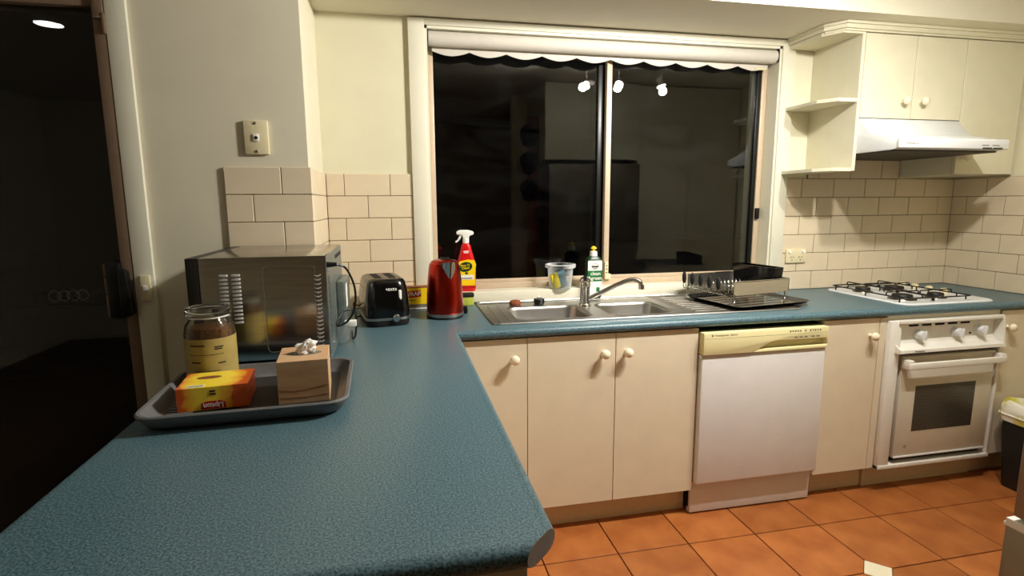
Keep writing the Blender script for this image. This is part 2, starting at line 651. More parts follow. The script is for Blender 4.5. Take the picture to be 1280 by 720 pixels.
CUT = 0.066
ft = {}
for i in range(-8, 6):
    for j in range(-7, 3):
        ax, ay = fx0 + i * FP, fy0 + j * FP
        bx, by = ax + FP, ay + FP
        bx = min(bx, XR + TT)
        ay2, by2 = ay, min(by, -0.40)
        if bx - ax < 0.02 or by2 - ay2 < 0.02:
            continue
        if ax < -0.9 or ay < -3.3:
            continue
        if bx < 0.0 and by > -1.88 + FP:
            pass
        g = 0.0025
        cx, cy = (ax + bx) / 2, (ay2 + by2) / 2
        hw, hd = (bx - ax) / 2 - g, (by2 - ay2) / 2 - g
        c = CUT - g * 2
        near = (abs(i + 0.5) < 1 and abs(j + 0.5) < 1)
        if near:
            poly = [(-hw, -hd), (hw, -hd), (hw, hd), (-hw, hd)]
            sx = 1 if i == -1 else -1
            sy = 1 if j == -1 else -1
            out = []
            for (px, py) in poly:
                if px * sx > 0 and py * sy > 0:
                    p1 = (px, py - sy * c)
                    p2 = (px - sx * c, py)
                    out += [p1, p2] if sx * sy > 0 else [p2, p1]
                else:
                    out.append((px, py))
            floor_piece('tile', 'floor_tile', out, cx, cy)
        else:
            key = (round(hw, 3), round(hd, 3))
            if key not in ft:
                o = floor_piece('tile', 'floor_tile', [(-hw, -hd), (hw, -hd), (hw, hd), (-hw, hd)], cx, cy)
                ft[key] = o.data
            else:
                o = bpy.data.objects.new('tile', ft[key])
                COL.objects.link(o)
                o.parent = floor
                o.location = (cx, cy, 0)
# random tone per floor tile through Object Info
nt = MATS['floor_tile'].node_tree
bs = nt.nodes['Principled BSDF']
src = bs.inputs['Base Color'].links[0].from_socket
oi = nt.nodes.new('ShaderNodeObjectInfo')
hs = nt.nodes.new('ShaderNodeHueSaturation')
mr = nt.nodes.new('ShaderNodeMapRange')
mr.inputs['To Min'].default_value = 0.88
mr.inputs['To Max'].default_value = 1.1
nt.links.new(oi.outputs['Random'], mr.inputs['Value'])
nt.links.new(mr.outputs[0], hs.inputs['Value'])
nt.links.new(src, hs.inputs['Color'])
nt.links.new(hs.outputs[0], bs.inputs['Base Color'])
d = CUT - 0.003
o = floor_piece('inset_tile', 'inset_tile', [(-d, 0), (0, -d), (d, 0), (0, d)], fx0, fy0)
o['label'] = 'small cream diamond inset tile'
# dining floor beyond the tiles
b = MB()
b.box(-3.6, -0.94, -4.6, NY, -0.009, 0.0)
b.box(-0.94, XR + TT, -4.6, -3.23, -0.009, 0.0)
b.build('dining_floor', 'plain_floor', floor, 0)

# ------------------------------------------------------------------ window
win = bpy.data.objects.new('window_1', None)
COL.objects.link(win)
struct(win, 'wide sliding window with cream architrave, black night outside', 'window')
m = MB(); m.box(-0.136, -0.063, -0.010, WY, BT, 2.205, 0.002); m.build('architrave', 'trim_paint', win)
m = MB(); m.box(1.766, 1.842, -0.010, WY, BT, 2.205, 0.002); m.build('architrave', 'trim_paint', win)
m = MB(); m.box(-0.063, 1.766, -0.010, WY, 2.175, 2.205, 0.002); m.build('architrave', 'trim_paint', win)
# reveals
m = MB()
m.box(-0.063, -0.051, WY - 0.012, 0.10, 0.957, 2.175)
m.box(1.754, 1.766, WY - 0.012, 0.10, 0.957, 2.175)
m.box(-0.063, 1.766, WY - 0.012, 0.10, 2.163, 2.175)
m.build('reveal', 'trim_paint', win)
m = MB(); m.box(-0.063, 1.766, -0.014, 0.10, 0.906, 0.957, 0.004); m.build('sill', 'trim_paint', win)
# aluminium frame
m = MB(); m.box(-0.051, -0.022, 0.085, 0.16, 0.957, 2.163, 0.002); m.build('frame_stile', 'alu', win)
m = MB(); m.box(1.722, 1.754, 0.085, 0.16, 0.957, 2.163, 0.002); m.build('frame_stile', 'alu', win)
m = MB(); m.box(-0.051, 1.754, 0.085, 0.16, 0.957, 0.985, 0.002); m.build('frame_rail', 'alu', win)
m = MB(); m.box(-0.051, 1.754, 0.085, 0.16, 2.125, 2.163, 0.002); m.build('frame_rail', 'alu', win)
m = MB(); m.box(0.846, 0.874, 0.088, 0.118, 0.985, 2.125, 0.002); m.build('sash_stile', 'alu', win)
m = MB(); m.box(0.812, 0.840, 0.122, 0.150, 0.985, 2.125, 0.002); m.build('sash_stile', 'black', win)
m = MB(); m.box(1.700, 1.722, 0.092, 0.114, 0.985, 2.125, 0.001); m.build('sash_stile', 'black', win)
m = MB(); m.box(0.874, 1.722, 0.090, 0.116, 0.985, 1.005, 0.002); m.build('sash_rail', 'alu', win)
m = MB(); m.box(-0.022, 0.812, 0.124, 0.150, 0.985, 1.000, 0.002); m.build('sash_rail', 'alu', win)
m = MB(); m.box(-0.022, 0.82, 0.134, 0.138, 0.995, 2.125); m.build('pane', 'window_glass', win, 0)
m = MB(); m.box(0.866, 1.71, 0.101, 0.105, 0.995, 2.125); m.build('pane', 'window_glass', win, 0)
m = MB()
m.box(0.849, 0.869, 0.076, 0.088, 1.00, 1.075, 0.003)
m.box(0.846, 0.880, 0.066, 0.078, 0.985, 1.015, 0.005)
lt = m.build('latch', 'cream_plastic', win)
m = MB()
for z in (1.02, 1.038, 1.056):
    m.box(0.856, 0.862, 0.0745, 0.077, z - 0.003, z + 0.003)
m.build('latch_hole', 'dark_print', lt, 0)
m = MB(); m.box(1.722, 1.742, 0.068, 0.085, 1.29, 1.35, 0.003); m.build('lock', 'black', win)

# roller blind
bl = thing('roller_blind', 'white roller blind with scalloped hem rolled up over the window', 'blind', (0.85, 0.03, 2.128))
m = MB()
m.lathe([(0.0, -0.895), (0.033, -0.895), (0.0335, 0.895), (0.0, 0.895)], 28, Matrix.Rotation(PI / 2, 4, 'Y'))
m.build('roll', 'blind', bl)
top, ncs, pitch = -0.020, 10, 0.1755
pts = [(-0.8775, top)]
low = []
for k in range(ncs):
    for s in range(12):
        t = s / 12
        low.append((-0.8775 + (k + t) * pitch, -0.066 + 0.020 * (abs(2 * t - 1)) ** 1.7))
low.append((0.8775, -0.046))
poly = [(0.8775, top), (-0.8775, top)] + low
m = MB()
m.prism(poly, 'y', 0.024, 0.027)
m.build('hem', 'blind', bl, 0)
m = MB(); m.box(-0.905, -0.896, -0.03, 0.035, -0.055, 0.036, 0.002); m.build('bracket', 'matte_black', bl)
m = MB(); m.box(0.896, 0.903, -0.03, 0.035, -0.03, 0.036, 0.002); m.build('bracket', 'matte_black', bl)
m = MB(); m.tube([(0.80, 0.026, -0.055), (0.868, 0.026, -0.055)], 0.006, 8); m.build('hem_bar', 'cream_plastic', bl)

# ------------------------------------------------------------------ glass door at the left
dr = bpy.data.objects.new('door_1', None)
COL.objects.link(dr)
struct(dr, 'black night-time glass door in a brown aluminium frame', 'door')
DY = NY
m = MB(); m.box(-1.148, -1.083, DY - 0.018, DY, 0, 2.15, 0.003); m.build('architrave', 'trim_paint', dr)
m = MB(); m.box(-2.66, -1.148, DY - 0.018, DY, 2.085, 2.15, 0.003); m.build('architrave', 'trim_paint', dr)
m = MB(); m.box(-1.186, -1.149, DY - 0.016, DY + 0.09, 0, 2.085, 0.002); m.build('frame_stile', 'door_alu', dr)
m = MB(); m.box(-2.60, -1.186, DY - 0.012, DY + 0.09, 2.042, 2.085, 0.002); m.build('frame_rail', 'door_alu', dr)
m = MB(); m.box(-2.60, -1.186, DY, DY + 0.09, 0.0, 0.035, 0.002); m.build('frame_rail', 'door_alu', dr)
m = MB(); m.box(-2.60, -2.565, DY - 0.012, DY + 0.09, 0.0, 2.042, 0.002); m.build('frame_stile', 'door_alu', dr)
m = MB(); m.box(-2.57, -1.186, DY + 0.018, DY + 0.024, 0.035, 2.042); m.build('pane', 'door_glass', dr, 0)
m = MB()
m.box(-1.180, -1.150, DY - 0.024, DY - 0.014, 2.005, 2.10, 0.002)
m.box(-1.156, -1.147, DY - 0.026, DY - 0.014, 1.955, 2.02, 0.002)
m.box(-1.182, -1.150, DY - 0.025, DY - 0.016, 2.003, 2.009, 0.001)
m.build('corner_bracket', 'door_alu', dr)
lk = MB()
lk.box(-1.232, -1.186, DY - 0.03, DY + 0.016, 0.985, 1.185, 0.004)
lk.prism([(-1.186, 1.165), (-1.160, 1.155), (-1.152, 1.0), (-1.186, 0.985)], 'y', DY - 0.052, DY - 0.016, bev=0.004)
lko = lk.build('lock_case', 'black', dr)
m = MB()
for z0, z1 in ((1.135, 1.18), (1.075, 1.13), (0.99, 1.07)):
    m.box(-1.240, -1.231, DY - 0.026, DY - 0.004, z0, z1, 0.001)
m.build('strike', 'door_alu', lko)

# phone socket, light switch, power outlet
t = thing('phone_socket', 'cream phone wall plate with one jack above the beige tiles', 'socket', (-0.7045, NY, 1.6265))
m = MB(); m.box(-0.0415, 0.0415, -0.012, 0, -0.06, 0.06, 0.003); m.build('plate', 'cream_plastic', t)
m = MB(); m.box(-0.010, 0.010, -0.017, -0.011, -0.014, 0.012, 0.002); j = m.build('jack', 'white_plastic', t)
m = MB(); m.lathe([(0.0, 0), (0.006, 0), (0.006, 0.001), (0, 0.001)], 12, Matrix.Translation((0.001, -0.017, -0.002)) @ Matrix.Rotation(PI / 2, 4, 'X')); m.build('jack_hole', 'dark_print', j)
for z in (-0.050, 0.050):
    m = MB(); m.lathe([(0.0, 0), (0.006, 0), (0.004, 0.003), (0, 0.003)], 12, Matrix.Translation((0, -0.012, z)) @ Matrix.Rotation(PI / 2, 4, 'X')); m.build('screw', 'steel', t)

t = thing('light_switch', 'narrow cream light switch on the door architrave', 'switch', (-1.110, DY - 0.018, 1.09))
m = MB(); m.box(-0.0165, 0.0165, -0.010, 0, -0.047, 0.047, 0.003); m.build('plate', 'cream_plastic', t)
m = MB(); m.box(-0.008, 0.008, -0.017, -0.009, -0.010, 0.010, 0.003); m.build('rocker', 'white_plastic', t)

t = thing('power_outlet', 'cream double power outlet on the tiles beside the window', 'power outlet', (1.930, 0.0, 1.088))
m = MB(); m.box(-0.063, 0.063, -0.011, 0, -0.038, 0.038, 0.003); m.build('plate', 'cream_plastic', t)
for s in (-1, 1):
    m = MB(); m.lathe([(0, 0), (0.010, 0), (0.009, 0.005), (0, 0.005)], 16, Matrix.Translation((s * 0.043, -0.011, 0.024)) @ Matrix.Rotation(PI / 2, 4, 'X')); m.build('rocker', 'white_plastic', t)
    m = MB()
    cx = s * 0.026
    for (px, pz, a) in ((cx - 0.008, -0.006, 0.5), (cx + 0.008, -0.006, -0.5), (cx, -0.022, 0)):
        m.box(-0.0015, 0.0015, -0.0005, 0, -0.005, 0.005, M=Matrix.Translation((px, -0.011, pz)) @ Matrix.Rotation(a, 4, 'Y'))
    m.build('pin_slots', 'dark_print', t, 0)

# ------------------------------------------------------------------ worktop
wt = thing('kitchen_worktop', 'speckled teal laminate L-shaped worktop with rounded edge', 'worktop', (0, 0, 0))
TH = 0.036
NOSE = []
for k in range(9):
    a = math.radians(90 - 180 * k / 8)
    NOSE.append((0.018 * (1 - math.cos(a)) * 0.95, BT - 0.018 + 0.018 * math.sin(a)))
m = MB()
prof = [(-0.470, BT - TH), (-0.470, BT), (-0.575, BT)] + [(-0.6 + dd, z) for dd, z in NOSE]
m.prism(prof, 'x', -0.02, XR)
m.prism([(-0.165, BT - TH), (0.0, BT - TH), (0.0, BT), (-0.165, BT)], 'x', 0.0, XR)
m.box(0.0, 0.222, -0.470, -0.165, BT - TH, BT)
m.box(1.02, XR, -0.470, -0.165, BT - TH, BT)
m.build('window_run', 'laminate', wt, 40)
m = MB()
rings = []
XE, YE, XL = 0.0, -1.942, -0.830
for dd, z in [(0.026, BT)] + NOSE:
    rings.append([(XE - dd, -0.58, z), (XE - dd, -1.885 - dd, z), (XE - 0.057 + dd, YE + dd, z), (XL + dd, YE + dd, z), (XL + dd, -0.58, z)])
m.loft(rings)
m.box(-0.521, -0.02, -0.58, 0.0, BT - TH, BT)
m.box(-0.02, 0.0, -0.47, 0.0, BT - TH, BT)
m.box(-0.83, -0.521, -0.58, -0.433, BT - TH, BT)
m.build('peninsula_run', 'laminate', wt, 40)
m = MB()
cap = []
pts = []
for dd, z in NOSE:
    pts.append((XE - dd, -1.885 - dd, z))
for dd, z in NOSE[::-1]:
    pts.append((XE - 0.057 + dd, YE + dd, z))
off = Vector((1, -1, 0)).normalized() * 0.0006
vs = [Vector(p) + off for p in pts]
m._new([tuple(v) for v in vs] + [tuple(v - off * 1.8) for v in vs],
       [tuple(range(len(vs)))] + [(i, (i + 1) % len(vs), len(vs) + (i + 1) % len(vs), len(vs) + i) for i in range(len(vs))])
bmesh.ops.recalc_face_normals(m.bm, faces=m.bm.faces[:])
m.build('edge_cap', 'laminate_core', wt, 0)


# ------------------------------------------------------------------ base cabinets
def knob(parent, x, y, z, material='knob', r=0.0195, name='knob'):
    k = MB()
    k.lathe([(0, 0), (0.010, 0), (0.0085, 0.006), (0.007, 0.012), (0.011, 0.018), (r, 0.024), (r * 1.0, 0.032), (r * 0.75, 0.040), (0, 0.042)], 20,
            Matrix.Translation((x, y, z)) @ Matrix.Rotation(PI / 2, 4, 'X'))
    return k.build(name, material, parent, 60)


DF = -0.580        # door fronts
CT = BT - TH       # cabinet top


def base_cabinet(name, label, x0, x1, doors, kick=True, material='cabinet', kz=0.124):
    t = thing(name, label, 'cabinet', ((x0 + x1) / 2, -0.29, 0))
    ox = (x0 + x1) / 2
    m = MB()
    m.box(x0 - ox, x1 - ox, -0.270, 0.285, kz, CT - 0.001 if not name.startswith('sink') else 0.70)
    m.build('body', 'cabinet_body', t, 0)
    if kick:
        m = MB(); m.box(x0 - ox, x1 - ox, -0.221, -0.205, 0, kz); m.build('kickboard', 'kick', t, 0)
    for (a, c, kx) in doors:
        m = MB()
        m.box(a - ox + 0.0015, c - ox - 0.0015, -0.290, -0.272, kz, CT - 0.006, 0.0012, 1)
        dd = m.build('door', material, t)
        if kx is not None:
            knob(dd, kx - ox, -0.290, 0.778)
    return t


base_cabinet('corner_cabinet', 'cream base cabinet with one knobbed door tucked against the peninsula', 0.0, 0.2707, [(0.004, 0.2707, 0.215)])
base_cabinet('sink_cabinet', 'cream two-door base cabinet under the steel sink', 0.2707, 1.0178, [(0.2707, 0.6443, 0.590), (0.6443, 1.0178, 0.690)])
base_cabinet('narrow_cabinet', 'narrow cream one-door base cabinet between dishwasher and oven', 1.6325, 1.966, [(1.6325, 1.9277, 1.880), (1.9277, 1.966, None)])
base_cabinet('end_cabinet', 'cream one-door base cabinet behind the black bin', 2.622, XR + TT - 0.001, [(2.627, XR + TT - 0.004, 2.665)])

# peninsula carcass
t = thing('peninsula_cabinet', 'cream peninsula base cabinet under the teal worktop', 'cabinet', (-0.34, -1.2, 0))
m = MB(); m.box(-0.24, 0.285, -0.702, 0.76, 0.12, CT - 0.001); m.build('body', 'cabinet_body', t, 0)
m = MB(); m.box(-0.24, 0.235, -0.64, 0.76, 0.0, 0.12); m.build('kickboard', 'kick', t, 0)
m = MB(); m.box(-0.24, 0.288, -0.722, -0.704, 0.0, CT - 0.002, 0.001, 1); m.build('end_panel', 'cabinet', t)
for k in range(3):
    y0 = -0.655 + k * 0.42
    m = MB(); m.box(0.287, 0.305, y0, y0 + 0.414, 0.124, CT - 0.006, 0.0012, 1); m.build('door', 'cabinet', t)

# ------------------------------------------------------------------ dishwasher
t = thing('dishwasher', 'white dishwasher with yellowed cream control panel', 'dishwasher', (1.325, -0.30, 0))
m = MB(); m.box(-0.300, 0.300, -0.255, 0.28, 0.02, 0.848); m.build('body', 'shade_black', t, 0)
m = MB(); m.box(-0.303, 0.303, -0.305, -0.255, 0.160, 0.744, 0.006, 3); m.build('door', 'dish_white', t)
m = MB(); m.box(-0.306, 0.304, -0.268, -0.250, 0.008, 0.155, 0.003, 2); m.build('plinth', 'dish_white', t)
for s in (-0.29, 0.28):
    m = MB(); m.lathe([(0, 0), (0.012, 0), (0.012, 0.021), (0, 0.021)], 12, Matrix.Translation((s, -0.235, 0))); m.build('foot', 'dish_white', t)
# control panel with scooped handle
m = MB()
L0, L1 = -0.303, 0.303
zt, zb = 0.841, 0.746
front, back = -0.314, -0.255
outer = [(L0, zb), (-0.075, zb), (-0.045, zb + 0.012), (0.01, zb + 0.040), (0.04, zb + 0.045), (0.292, zb + 0.045), (0.297, zb + 0.02), (L1, zb + 0.02), (L1, zt), (L0, zt)]
m.prism(outer, 'y', front, back, bev=0.002, seg=2)
p = m.build('control_panel', 'dish_panel', t)
m = MB()
m.prism([(-0.085, zb), (-0.045, zb + 0.011), (0.292, zb + 0.013), (0.302, zb + 0.02), (0.302, zb)], 'y', front + 0.001, front + 0.02, bev=0.002, seg=2)
m.build('handle_lip', 'dish_panel', p)
m = MB()
m.box(-0.06, 0.300, -0.285, -0.256, zb + 0.004, zb + 0.05)
m.build('handle_recess', 'dish_panel', p, 0)
m = MB()
for x in (-0.268,):
    m.box(x, x + 0.008, front - 0.0006, front, 0.826, 0.834)
m.box(-0.30, 0.30, front - 0.0004, front, 0.8165, 0.8172)
m.box(0.07, 0.27, front - 0.0004, front, 0.806, 0.8066)
for x in (0.13, 0.155, 0.18, 0.215, 0.24):
    m.box(x, x + 0.016, front - 0.0006, front, 0.799, 0.804)
m.build('print', 'grey_print', p, 0)
text('Westinghouse   Silencio', 0.011, 'grey_print', p, (-0.200, front - 0.0003, 0.830), RX90)
m = MB()
for k in range(13):
    if k in (5, 7):
        continue
    m.box(0.105 + k * 0.0125, 0.112 + k * 0.0125, front - 0.0005, front, 0.825 + (k % 2) * 0.002, 0.833)
m.build('button_print', 'grey_print', p, 0)

# ------------------------------------------------------------------ oven
t = thing('oven', 'white built-in oven with dark window and three knobs', 'oven', (2.295, -0.30, 0))
ox, oy = 2.295, -0.30


def lx(x):
    return x - ox


m = MB(); m.box(lx(2.00), lx(2.596), -0.262, 0.28, 0.12, CT - 0.002); m.build('body', 'shade_black', t, 0)
# surround frame
m = MB(); m.box(lx(1.968), lx(2.028), -0.302, -0.262, 0.124, 0.842, 0.002); m.build('frame_side', 'oven_white', t)
m = MB(); m.box(lx(2.6065), lx(2.620), -0.302, -0.262, 0.124, 0.842, 0.002); m.build('frame_side', 'oven_white', t)
m = MB(); m.box(lx(1.968), lx(2.620), -0.306, -0.262, 0.124, 0.142, 0.002); m.build('frame_bottom', 'oven_white', t)
m = MB(); m.box(lx(1.968), lx(2.620), -0.275, -0.262, 0.842, CT - 0.002); m.build('filler', 'cabinet', t)
m = MB(); m.box(lx(1.97), lx(2.62), -0.221, -0.205, 0, 0.119); m.build('kickboard', 'kick', t, 0)
# control fascia: top lip, recessed slanted face, curved lower shelf
pr = [(-0.312, 0.843), (-0.312, 0.829), (-0.275, 0.824), (-0.272, 0.745), (-0.280, 0.728), (-0.300, 0.716), (-0.328, 0.710), (-0.330, 0.694), (-0.264, 0.694), (-0.264, 0.843)]
m = MB(); m.prism(pr, 'x', lx(2.008), lx(2.5965), bev=0.0015, seg=1); fa = m.build('control_fascia', 'oven_white', t)
pe = [(-0.312, 0.829), (-0.325, 0.72), (-0.330, 0.694), (-0.264, 0.694), (-0.264, 0.829)]
m = MB(); m.prism(pe, 'x', lx(2.5968), lx(2.606)); m.build('fascia_end', 'oven_white', fa)
m = MB(); m.prism([(-0.300, 0.829), (-0.285, 0.74), (-0.330, 0.712), (-0.330, 0.694), (-0.264, 0.694), (-0.264, 0.829)], 'x', lx(2.000), lx(2.0075)); m.build('fascia_end', 'oven_white', fa)
for k in range(5):
    x = 2.095 + k * 0.074
    m = MB(); m.box(lx(x), lx(x + 0.052), -0.2775, -0.273, 0.806, 0.815, 0.001, 1); m.build('vent_slot', 'shade_black', fa)
for x, zk in ((2.150, 0.768), (2.363, 0.770), (2.498, 0.776)):
    m = MB()
    m.lathe([(0, 0), (0.024, 0), (0.024, 0.006), (0.020, 0.010), (0.019, 0.030), (0.016, 0.033), (0, 0.033)], 24, Matrix.Translation((lx(x), -0.273, zk)) @ Matrix.Rotation(PI / 2, 4, 'X'))
    kk = m.build('knob', 'white_enamel', fa)
    m = MB(); m.box(lx(x) - 0.004, lx(x) + 0.004, -0.320, -0.302, zk - 0.021, zk + 0.021, 0.002, M=None); m.build('grip', 'white_enamel', kk)
for x in (2.393, 2.455):
    m = MB(); m.lathe([(0, 0), (0.005, 0), (0.005, 0.003), (0, 0.003)], 12, Matrix.Translation((lx(x), -0.273, 0.757)) @ Matrix.Rotation(PI / 2, 4, 'X')); m.build('indicator_light', 'dark_print', fa)
text('Westinghouse', 0.010, 'dark_print', fa, (lx(2.11), -0.3305, 0.702), RX90)
# door
m = MB(); m.box(lx(2.052), lx(2.592), -0.300, -0.258, 0.172, 0.670, 0.004); dd = m.build('door', 'oven_door', t)
m = MB(); m.box(lx(2.142), lx(2.492), -0.3012, -0.2995, 0.300, 0.524); m.build('door_glass', 'oven_glass', dd, 0)
m = MB(); m.box(lx(2.055), lx(2.59), -0.304, -0.298, 0.172, 0.180, 0.001); m.build('door_trim', 'white_enamel', dd)
hp = [(-0.300, 0.655), (-0.340, 0.655), (-0.340, 0.625), (-0.328, 0.625), (-0.300, 0.640)]
m = MB(); m.box(lx(2.046), lx(2.606), -0.345, -0.331, 0.618, 0.650, 0.005, 3)
for x in (2.046, 2.576):
    m.box(lx(x), lx(x + 0.030), -0.342, -0.298, 0.618, 0.662, 0.004, 2)
m.build('handle', 'oven_white', dd)
text('*', 0.05, 'grey_print', dd, (lx(2.115), -0.3003, 0.215), RX90)
m = MB(); m.box(lx(2.028), lx(2.598), -0.2655, -0.262, 0.142, 0.690); m.build('gap_shade', 'shade_black', t, 0)  # near-black sheet, stands in for the shade round the door

# ------------------------------------------------------------------ sink
sk = thing('kitchen_sink', 'stainless steel double-bowl sink with right-hand drainer', 'sink', (0.87, -0.25, BT))
SX0, SX1, SY0, SY1 = 0.150, 1.580, -0.510, -0.016
m = MB()
px0, py0 = 0.87, -0.25


def sbox(mb, x0, x1, y0, y1, z0, z1, bev=0.0):
    mb.box(x0 - px0, x1 - px0, y0 - py0, y1 - py0, z0, z1, bev)


LB = (0.262, 0.602, -0.455, -0.175)     # left bowl
RB = (0.680, 0.985, -0.455, -0.175)     # right bowl


def plate_with_holes(mb, z0, z1):
    xs = [SX0, LB[0], LB[1], RB[0], RB[1], 1.03]
    ys = [SY0, LB[2], LB[3], SY1]
    for i in range(5):
        for j in range(3):
            if j == 1 and i in (1, 3):
                continue
            sbox(mb, xs[i], xs[i + 1], ys[j], ys[j + 1], z0, z1)


plate_with_holes(m, 0.001, 0.004)
m.build('deck', 'steel', sk, 0)
# raised rim
m = MB()
rim = rrect((SX0 + SX1) / 2 - px0, (SY0 + SY1) / 2 - py0, SX1 - SX0, SY1 - SY0, 0.03, 5)
m.tube([(x, y, 0.0035) for x, y in rim], 0.0045, 6, closed=True)
m.build('rim', 'steel', sk)
# drainer with ribs
m = MB()
sbox(m, 1.03, SX1 - 0.003, SY0 + 0.003, SY1 - 0.003, 0.001, 0.003)
dn = m.build('drainer', 'drainer_steel', sk, 0)
for k in range(9):
    y = -0.44 + k * 0.042
    m = MB()
    m.tube([(1.08 - px0, y - py0, 0.003), (1.54 - px0, y - py0, 0.003)], 0.0014, 6)
    m.build('rib', 'drainer_steel', dn)
m = MB(); sbox(m, SX0, SX1, -0.060, -0.045, 0.003, 0.008, 0.002); m.build('back_ledge', 'steel', sk)
# sloped left wing lines
for k in range(2):
    m = MB(); m.tube([(0.19 + k * 0.045 - px0, -0.48 - py0, 0.004), (0.19 + k * 0.045 - px0, -0.12 - py0, 0.004)], 0.005, 6); m.build('wing_rib', 'steel', sk)
for (x0, x1, y0, y1), dep in ((LB, 0.16), (RB, 0.15)):
    m = MB()
    cx, cy = (x0 + x1) / 2 - px0, (y0 + y1) / 2 - py0
    w, dpt = x1 - x0, y1 - y0
    sq = [(cx + math.copysign(w / 2, x - cx), cy + math.copysign(dpt / 2, y - cy), 0.0040) for x, y, z in rring(cx, cy, w, dpt, 0.05, 0, 6)]
    rings = [sq, rring(cx, cy, w - 0.001, dpt - 0.001, 0.055, 0.0046, 6), rring(cx, cy, w - 0.006, dpt - 0.006, 0.05, 0.003, 6), rring(cx, cy, w - 0.014, dpt - 0.014, 0.05, -0.01, 6),
             rring(cx, cy, w - 0.03, dpt - 0.03, 0.05, -dep + 0.03, 6), rring(cx, cy, w - 0.07, dpt - 0.07, 0.045, -dep, 6)]
    m.loft(rings, False, True)
    bo = m.build('bowl', 'steel', sk, 50)
    m = MB(); m.lathe([(0, -dep + 0.0005), (0.04, -dep + 0.0005), (0.038, -dep + 0.004), (0.028, -dep + 0.002), (0, -dep + 0.002)], 24, Matrix.Translation((cx, cy, 0))); m.build('drain', 'chrome', bo)

# mixer tap
t = thing('mixer_tap', 'chrome single-lever mixer tap with swivel spout behind the sink', 'tap', (0.640, -0.205, BT + 0.004))
m = MB(); m.lathe([(0, 0), (0.030, 0), (0.029, 0.006), (0.024, 0.012), (0.023, 0.085), (0.026, 0.090), (0.026, 0.100), (0.0, 0.101)], 28); m.build('body', 'chrome', t)
m = MB(); m.lathe([(0, 0.100), (0.025, 0.101), (0.027, 0.112), (0.024, 0.126), (0.015, 0.136), (0, 0.139)], 28); cpo = m.build('cap', 'chrome', t)
m = MB(); m.tube(arc([(0.0, 0.0, 0.130), (-0.006, -0.03, 0.128), (-0.008, -0.055, 0.118), (-0.008, -0.07, 0.105)]), [0.014] * 12 + [0.010] * 7, 10); m.build('lever', 'chrome', cpo)
m = MB()
sp = arc([(0.015, -0.012, 0.034), (0.05, -0.03, 0.055), (0.12, -0.065, 0.098), (0.17, -0.09, 0.124), (0.200, -0.105, 0.130), (0.222, -0.116, 0.122), (0.229, -0.119, 0.100)], 6)
m.tube(sp, 0.0105, 12)
m.lathe([(0, 0.088), (0.014, 0.088), (0.014, 0.106), (0, 0.106)], 16, Matrix.Translation((0.229, -0.119, 0)))
m.build('spout', 'chrome', t)

# plugs and scrubber on the sink ledge
t = thing('sink_plug', 'black rubber sink plug on the ledge behind the left bowl', 'sink plug', (0.440, -0.118, BT + 0.0045))
m = MB(); m.lathe([(0, 0), (0.022, 0), (0.025, 0.004), (0.027, 0.022), (0.024, 0.026), (0, 0.026)], 24); m.build('stopper', 'black', t)
m = MB(); m.tube([(0.008 * math.cos(a), 0, 0.028 + 0.008 * math.sin(a)) for a in [PI * k / 8 for k in range(9)]], 0.0015, 6); m.build('ring', 'chrome', t)
m = MB()
m.lathe([(0, 0), (0.026, 0.001), (0.030, 0.008), (0.027, 0.018), (0.016, 0.023), (0, 0.022)], 20)
for v in m.bm.verts:
    v.co.x *= 1.0 + random.uniform(-0.06, 0.06)
    v.co.y *= 0.8 + random.uniform(-0.05, 0.05)
tag(m.build('scouring_pad', 'scrub_brown', None, 60, loc=(0.325, -0.110, BT + 0.0045)), 'small brown scouring pad on the ledge behind the left sink bowl', 'scourer')

# ------------------------------------------------------------------ dish rack on its tray
t = thing('drip_tray', 'black plastic drip tray under the dish rack', 'tray', (1.438, -0.292, BT + 0.0075), math.radians(9))
m = MB()
m.loft([rring(0, 0, 0.40, 0.33, 0.035, 0.0, 5), rring(0, 0, 0.445, 0.375, 0.04, 0.014, 5), rring(0, 0, 0.452, 0.382, 0.04, 0.016, 5),
        rring(0, 0, 0.445, 0.375, 0.04, 0.016, 5), rring(0, 0, 0.425, 0.355, 0.035, 0.005, 5), rring(0, 0, 0.39, 0.32, 0.03, 0.003, 5)])
m.build('pan', 'gloss_black', t, 50)
m = MB()
for k in range(5):
    m.tube([(-0.16, -0.10 + k * 0.05, 0.0035), (0.16, -0.10 + k * 0.05, 0.0035)], 0.0012, 6)
m.build('ridges', 'matte_black', t)

rk = thing('dish_rack', 'steel wire dish rack with five black-tipped prongs and side plates', 'dish rack', (1.412, -0.241, BT + 0.0105), math.radians(9.6))
RW, RD = 0.330, 0.322      # along local x, y
hx, hy = RW / 2, RD / 2
m = MB(); m.box(-hx, hx, -hy - 0.001, -hy + 0.001, 0.050, 0.112); m.build('side_plate', 'rack_steel', rk, 0)
m = MB(); m.box(-hx, hx, hy - 0.001, hy + 0.001, 0.050, 0.112); m.build('side_plate', 'steel', rk, 0)
m = MB()
m.tube([(-hx, -hy, 0.112), (hx, -hy, 0.112)], 0.003, 8)
m.tube([(-hx, hy, 0.112), (hx, hy, 0.112)], 0.003, 8)
m.tube([(hx, -hy, 0.112), (hx, hy, 0.112)], 0.003, 8)
m.tube([(hx, -hy, 0.055), (hx, hy, 0.055)], 0.003, 8)
m.tube([(-hx, -hy, 0.045), (-hx, hy, 0.045)], 0.003, 8)
m.tube([(hx, -hy, 0.050), (hx, -hy, 0.112)], 0.003, 8)
m.tube([(hx, hy, 0.050), (hx, hy, 0.112)], 0.003, 8)
m.build('frame', 'chrome', rk)
